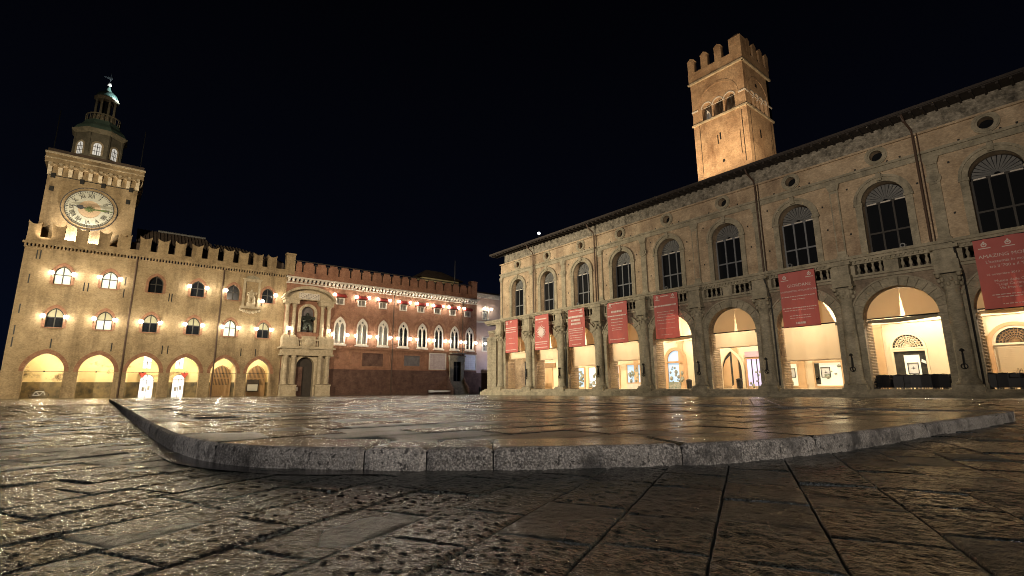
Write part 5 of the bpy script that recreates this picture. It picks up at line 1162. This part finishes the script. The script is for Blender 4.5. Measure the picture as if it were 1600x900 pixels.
for i, what in bl.items():
    c = BC[i] - .02 + (.0 if i != 8 else -.1); z0, z1 = (4.95, 9.28); hw = 1.30 if i < 6 else 1.32 if i == 6 else 1.45
    t = north('banner', 'red hanging banner with ' + what, 'banner', c, -1.1, z0, group='red banners under the balcony')
    nx, nz_ = 20, 24; v = []
    for a in range(nx + 1):
        for b_ in range(nz_ + 1):
            x = c - hw + 2 * hw * a / nx; q = b_ / nz_; z = z1 - (z1 - z0) * q
            w = -1.15 + .034 * math.sin(a * .8 + i + q * 1.2) * (1 - q * .3) + .014 * math.sin(a * 1.9 + i * 2) + .02 * math.sin(q * 5 + a * .2 + i)
            v.append((x, w, z - .015 * math.sin(a * .7 + i) * q))
    g = MB(); g._add(v, [(a * (nz_ + 1) + b_, a * (nz_ + 1) + b_ + 1, (a + 1) * (nz_ + 1) + b_ + 1, (a + 1) * (nz_ + 1) + b_) for a in range(nx) for b_ in range(nz_)]); cl = t.part('cloth', g, 'banner_red', smooth=True)
    g = MB(); g.tube([(c - hw - .04, -1.15, z1), (c + hw + .04, -1.15, z1)], .03); g.tube([(c - hw, -1.15, z0), (c + hw, -1.15, z0)], .03); t.part('pole', g, 'wrought_iron')
    wf = -1.245
    def crest(u, z):
        g = MB(); g.plate(circ(u, z, .14, 12), [circ(u, z, .09, 10)], wf - .003, wf); g.plate(circ(u, z + .02, .05, 8), [], wf - .003, wf); g.box(u - .04, u + .04, wf - .003, wf, z + .13, z + .2); g.box(u - .28, u + .28, wf - .003, wf, z - .25, z - .2); t.part('crest', g, 'print_white', parent=cl)
    if i == 6:
        crest(c - .85, 8.85); crest(c + .95, 8.92)
        lines(t, cl, [('GIORDANI:', c + .15, 8.15, .34, 'CENTER'), ('COSMOMETRIE APOCALITTICHE', c + .05, 7.72, .178, 'CENTER')], wf)
        squiggles(t, cl, c, [(5.15, .7, .16), (7.28, 2.4, .06), (7.05, .9, .05), (6.38, 2.4, .07), (6.2, 2.2, .05), (5.78, 1.5, .05), (5.6, 1.5, .05)], wf)
    elif i == 8:
        crest(c - .95, 8.9); crest(c + .1, 8.85)
        lines(t, cl, [('AMAZING MODELS', c, 8.15, .30, 'CENTER'), ("L'anatomia in mostra", c, 7.8, .24, 'CENTER'), ("tra il '700 e il '900", c, 7.5, .24, 'CENTER'), ('16 novembre 2012 - 1 aprile', c, 7.02, .19, 'CENTER'), ('Museo delle Cere', c, 6.6, .22, 'CENTER'), ('"Luigi Cattaneo"', c, 6.38, .22, 'CENTER'), ('Via Irnerio 48', c, 6.15, .22, 'CENTER')], wf)
        squiggles(t, cl, c, [(5.75, 2.0, .05), (5.6, 1.6, .05), (5.18, 1.2, .05)], wf)
    elif i == 1:
        g = MB(); cz = 7.15; g.plate(circ(c, cz, .44, 24), [], wf - .004, wf)
        for k in range(16):
            a = 2 * PI * k / 16; L2 = .95 if k % 2 == 0 else .85; pts = []
            for s in range(7): r_ = .40 + (L2 - .40) * s / 6; aa = a + .16 * math.sin(s * .9); pts.append((r_, aa, .085 * (1 - s / 6.2)))
            poly = [(c + r_ * math.cos(aa) - h * math.sin(aa), cz + r_ * math.sin(aa) + h * math.cos(aa)) for r_, aa, h in pts] + [(c + r_ * math.cos(aa) + h * math.sin(aa), cz + r_ * math.sin(aa) - h * math.cos(aa)) for r_, aa, h in reversed(pts)]
            g.plate(poly, [], wf - .004, wf)
        t.part('sun_emblem', g, 'print_white', parent=cl); squiggles(t, cl, c, [(8.65, 2.0, .16), (8.35, .8, .07), (5.85, 2.2, .12), (5.62, 2.0, .07), (5.2, 2.3, .10)], wf)
    else:
        rows = {0: [(8.95, .3, .12), (8.15, 2.2, .10), (7.9, 2.2, .08), (7.6, 2.1, .08), (6.8, 1.0, .04), (6.1, 1.6, .05), (5.25, 2.2, .08)],
                2: [(9.0, 1.7, .08), (8.25, 2.3, .22), (7.85, 1.4, .22), (7.45, 1.5, .22), (6.95, 2.2, .08), (6.75, 2.2, .07), (6.5, 2.0, .07), (6.2, 1.9, .06), (5.95, 1.9, .06), (5.7, 1.9, .06), (5.2, 1.4, .06)],
                3: [(9.05, 1.9, .08), (8.15, 1.4, .20), (7.75, 2.4, .12), (7.4, 1.6, .09), (7.1, 1.5, .06), (6.8, 1.5, .05), (6.5, 1.3, .05), (6.3, 1.4, .05), (5.3, 2.0, .07)],
                4: [(9.0, .9, .09), (8.05, 2.4, .14), (7.5, 1.9, .05), (7.25, 1.7, .05), (7.0, 1.9, .05), (6.7, 2.0, .06), (6.4, 1.9, .04), (5.9, 1.9, .04), (5.3, 1.2, .05)]}[i]
        crest(c - .85, 8.95) if i != 2 else None; crest(c + .9, 9.0) if i in (2, 4) else None
        squiggles(t, cl, c, rows, wf)

# ---- small fittings
def spot_fixture(name, u, w, z, label, cat='floodlight'):
    t = north(name, label, cat, u, w, z)
    t.part('housing', MB().tube([(0, 0, .14), (0, -.26, .14)], .16, 12), 'grey_metal', at=t.org, smooth=False); t.part('lens', MB().tube([(0, -.262, .14), (0, -.275, .14)], .10, 12), 'night_glass', at=t.org)
    t.part('bracket', MB().box(-.2, -.165, -.12, -.06, 0, .2).box(.165, .2, -.12, -.06, 0, .2).box(-.2, .2, -.12, -.06, 0, .03), 'wrought_iron', at=t.org)
spot_fixture('floodlight', -8.62, -.62, 9.73, 'round grey floodlight on the ledge below the last dark window')
spot_fixture('floodlight', -15.9, -.62, 9.73, 'round grey floodlight on the ledge above the GIORDANI banner')
spot_fixture('floodlight', -27.3, -.62, 9.73, 'round grey floodlight on the ledge above the fifth banner')
spot_fixture('floodlight', -39.1, -.62, 9.73, 'round grey floodlight on the ledge above the third banner')
t = north('roof_lamp', 'small bright lamp standing on the eave edge', 'lamp', -45.0, -1.4, 19.16)
t.part('post', MB().tube([(0, 0, 0), (0, 0, .45)], .03), 'wrought_iron', at=t.org); t.part('globe', MB().sphere((0, 0, .6), .17), 'cool_bulb', at=t.org, smooth=True)
lamp('POINT', 'lamp_light', (XR - 1.7, 45.0, 19.9), 12, (1, .95, .85), .08)
def bin_(u, w, label):
    t = north('waste_bin', label, 'bin', u, w, .24)
    t.part('body', MB().lathe([(.22, 0), (.26, .1), (.28, .75), (.24, .8)], 0, 0, 10), 'wrought_iron', at=t.org); t.part('lid', MB().lathe([(.30, .8), (.28, .88), (.1, .96)], 0, 0, 10), 'timber_and_shade', at=t.org)
bin_(-28.1, 3.2, 'dark round waste bin beside the arched blue shop door'); bin_(-22.95, 3.2, 'dark round waste bin between the passage and the violet shop window')
# cafe chairs
def chair():
    t = Thing('cafe_chair', None, 'chair', (0, 0, 0))
    t.part('seat', MB().box(-.23, .23, -.23, .23, .43, .47), 'chair_black', at=(0, 0, 0))
    g = MB(); g.box(-.27, .27, .20, .25, .10, .90); g.tube([(-.28, .225, .90), (0, .235, .96), (.28, .225, .90)], .035, 6); t.part('backrest', g, 'chair_black', at=(0, 0, 0))
    for x in (-1, 1):
        t.part('arm', MB().box(min(.23 * x, .28 * x), max(.23 * x, .28 * x), -.25, .2, .10, .64).tube([(.255 * x, -.27, .65), (.255 * x, .2, .68)], .032, 6), 'chair_black', at=(0, 0, 0))
        for y in (-1, 1): t.part('leg', MB().tube([(.22 * x, .20 * y, .12), (.23 * x, .22 * y, 0)], .022, 5), 'grey_metal', at=(0, 0, 0))
    return t.o
ch0 = chair(); first = True
rr = random.Random(12)
def put_chair(u, w, rz, label, group, up=0):
    global first
    o = ch0 if first else copy_tree(ch0); first = False
    o.location = (XR + w, -u, .24 + up); o.rotation_euler = (0, 0, rz); tag(o, label, 'chair', group)
for bay, us, lab in ((7, (-11.35, -7.6), 'black cafe chair crowded under the arch before the framed picture'), (8, (-5.6, -.4), 'black cafe chair crowded under the arch before the closed shutter')):
    u = us[0]
    while u < us[1]:
        for w in (.0, .5, 1.1, 1.7):
            put_chair(u + rr.uniform(-.06, .06), w + rr.uniform(-.08, .08), rr.choice((PI / 2, PI / 2, -PI / 2, 0)) + rr.uniform(-.3, .3), lab, 'cafe chairs in the portico', .0)
        u += .52
for u in (-51.6, -51.0): put_chair(u, 3.5, rr.uniform(-.4, .4) + PI / 2, 'black cafe chair before the orange door', 'cafe chairs by the orange door')
g = MB()
# ------------------------------------------------------------------ bell tower behind
bt = north('bell_tower', 'square floodlit brick tower with arched belfry and battlements rising behind the arcaded palace', 'bell tower', -24.8, 8, 17)
TU0, TU1, TW0, TW1 = -28.0, -21.75, 8.0, 14.25
def side_plate(th, name, outer, holes, d0, d1, mt, side, parent=None):
    g = MB(); g.plate(outer, holes, d0, d1)
    if side: g.v = [(TU1 - (d - 0), TW0 + (x - TU0), z) for x, d, z in g.v]
    else: g.v = [(x, TW0 + d, z) for x, d, z in g.v]
    return th.part(name, g, mt, parent=parent)
g = MB(); g.box(TU0, TU1, TW0, TW1, 17, 30.2); bt.part('shaft', g, 'tower_brick')
tc_ = (TU0 + TU1) / 2
for side in (0, 1):
    cs = [tc_ - 1.35, tc_, tc_ + 1.35] if side == 0 else [tc_ - 1.55, tc_ - .52, tc_ + .52, tc_ + 1.55]; hw = .58 if side == 0 else .44
    hs = [opening(c, hw, 30.52, 32.0, 32.0 + hw, 8) for c in cs]
    side_plate(bt, 'belfry_wall', rect(TU0 + (0 if side == 0 else .62), TU1 - (0.0 if side == 0 else 0), 30.2, 35.6), hs, .0, .6, 'tower_brick', side)
    for c in cs: side_plate_g = side_plate(bt, 'arch_trim', opening(c, hw + .10, 32.0, 32.01, 32.0 + hw + .11, 8), [opening(c, hw, 31.999, 32.005, 32.0 + hw, 8)], -.05, .02, 'white_stone', side)
    for a, b_ in zip(cs, cs[1:]):
        m_ = (a + b_) / 2
        for dd in ((.12, .48) if side else (.2,)):
            g = MB(); g.lathe([(.12, 30.5), (.07, 30.65), (.06, 31.75), (.13, 32.0)], m_, TW0 + dd, 8)
            if side: g.v = [(TU1 - (y - TW0), TW0 + (x - TU0), z) for x, y, z in g.v]
            bt.part('colonnette', g, 'white_stone')
    side_plate(bt, 'string_course', rect(TU0 - .14, TU1 + .14, 30.22, 30.42), [], -.16, .02, 'pale_stone', side)
    for x0, x1 in ((TU0 - .05, TU0 + .7), (TU1 - .7, TU1 + .05)): side_plate(bt, 'impost_course', rect(x0, x1, 32.0, 32.16), [], -.09, .02, 'white_stone', side)
    big = 2.2 if side == 0 else 2.25
    gg = MB(); gg.band(parch(tc_, big, 32.2, 34.4, 12), parch(tc_, big + .22, 32.2, 34.63, 12), -.045, .02)
    if side: gg.v = [(TU1 - d, TW0 + (x - TU0), z) for x, d, z in gg.v]
    else: gg.v = [(x, TW0 + d, z) for x, d, z in gg.v]
    bt.part('relieving_arch', gg, 'tower_brick')
    side_plate(bt, 'cornice', rect(TU0 - .2, TU1 + .2, 35.6, 35.8), [], -.22, .02, 'pale_stone', side)
    side_plate(bt, 'parapet', rect(TU0 - (.12 if side == 0 else .117), TU1 + .117, 35.8, 37.05), [], -.12, .5, 'tower_brick', side)
    slits = [(tc_ - .05, 27.9, .09, .42), (tc_ - .35, 27.6, .06, .55), (tc_ + .1, 24.9, .14, .16)] if side == 0 else [(tc_ - .4, 27.7, .14, .5), (tc_ - .3, 33.6, .2, .2)]
    for x, z, a, b_ in slits: side_plate(bt, 'wall_slit', rect(x - a, x + a, z - b_, z + b_), [], -.012, .02, 'wrought_iron', side)
    for x, z0, z1 in ((TU0 + .75, 24, 30.1), (TU1 - .95, 25, 27.8), (TU1 - .6, 24, 30)): side_plate(bt, 'tie_strip', rect(x - .03, x + .03, z0, z1), [], -.02, .02, 'wrought_iron', side)
    # battlements
    xsn = [TU0 + .32, TU0 + 2.0, TU0 + 3.7]
    for k in range(3 if side == 0 else 4):
        c = xsn[k] if side == 0 else TU0 + 1.65 + 1.5 * k
        out = [(c - .41, 37.05), (c + .41, 37.05), (c + .41, 38.6), (c + .47, 38.67), (c + .43, 38.8), (c, 39.1), (c - .43, 38.8), (c - .47, 38.67), (c - .41, 38.6)]
        side_plate(bt, 'merlon', out, [], -.12, .45, 'tower_brick', side)
g = MB(); c = TU1 - .5; g.box(c - .72, c + .62, TW0 - .12, TW0 + 1.1, 37.05, 38.8); g._add([(c - .72, TW0 - .12, 38.8), (c + .62, TW0 - .12, 38.8), (c + .62, TW0 + 1.0, 38.8), (c - .72, TW0 + 1.0, 38.8), (c, TW0 + .4, 39.4)], [(0, 1, 4), (1, 2, 4), (2, 3, 4), (3, 0, 4)]); bt.part('merlon', g, 'tower_brick')
g = MB(); g.box(TU0 + .6, TU1 - .6, TW0 + .6, TW1, 30.2, 30.4); g.box(TU0, TU0 + .6, TW0 + .6, TW1, 30.2, 37); g.box(TU0 + .6, TU1, TW1 - .6, TW1, 30.2, 37); g.box(TU0 + .6, TU1 - .6, TW0 + .6, TW1 - .6, 35.3, 35.5); bt.part('belfry_room', g, 'weathered_brick')
g = MB(); g._add([(tc_ - 1.9, TW0 + .75, 30.5), (tc_ - 1.1, TW0 + .75, 30.5), (tc_ - 1.35, TW0 + .75, 31.5), (tc_ - 1.75, TW0 + .75, 32.2)], [(0, 1, 2, 3)]); bt.part('net_cloth', g, 'white_paint')
g = MB()
for k in range(9):
    x = tc_ - 1.8 + .45 * k; g.tube([(x, TW0 + .68, 30.45), (x + .5, TW0 + .7, 32.6)], .012, 4); g.tube([(x + .4, TW0 + .69, 30.45), (x - .3, TW0 + .68, 32.6)], .012, 4)
bt.part('bird_net', g, 'grey_metal')
TY = -tc_
lamp('SPOT', 'tower_flood', (XR - .4, TY + 2.6, 19.5), 11500, (1, .74, .44), .2, (50, TY, 32.5), 85, .8)
lamp('SPOT', 'tower_flood', (XR + 4.0, TY - 8.5, 20.9), 3600, (1, .74, .44), .2, (52, TY - 3, 31), 80, .8)
lamp('POINT', 'belfry_light', (XR + TW0 + 3, TY, 31.0), 40, (1, .9, .8), .2)
# bicycle leaning inside the first western arch
t = Thing('bicycle', 'bicycle with a pale frame parked in the first portico arch', 'bicycle', (-6.3, YL + .6, gz(-6.3, 80)))
bx = t.org
def torus(cx, cz, r, th_):
    g = MB()
    pts = [(cx + r * math.cos(2 * PI * i / 20), 0, cz + r * math.sin(2 * PI * i / 20)) for i in range(21)]; g.tube(pts, th_, 5); return g
for cx in (-.52, .52):
    wh = t.part('wheel', torus(cx, .34, .33, .02), 'wrought_iron', at=bx); g = MB()
    for k in range(8): a = PI * k / 8; g.tube([(cx - .33 * math.cos(a), 0, .34 - .33 * math.sin(a)), (cx + .33 * math.cos(a), 0, .34 + .33 * math.sin(a))], .004, 3)
    t.part('spokes', g, 'grey_metal', at=bx, parent=wh)
g = MB(); 
for a, b_ in (((-.52, .34), (-.28, .78)), ((-.28, .78), (.34, .78)), ((-.26, .76), (.05, .32)), ((.05, .32), (.36, .74)), ((.36, .82), (.52, .34)), ((-.52, .34), (.05, .32))): g.tube([(a[0], 0, a[1]), (b_[0], 0, b_[1])], .034, 6)
t.part('frame', g, 'white_paint', at=bx); t.part('saddle', MB().box(-.38, -.14, -.07, .07, .86, .92).tube([(-.28, 0, .76), (-.27, 0, .88)], .02), 'wrought_iron', at=bx); t.part('handlebar', MB().tube([(.3, -.25, 1.0), (.36, 0, 1.0), (.3, .25, 1.0)], .018).tube([(.36, 0, .8), (.36, 0, 1.0)], .018), 'wrought_iron', at=bx)
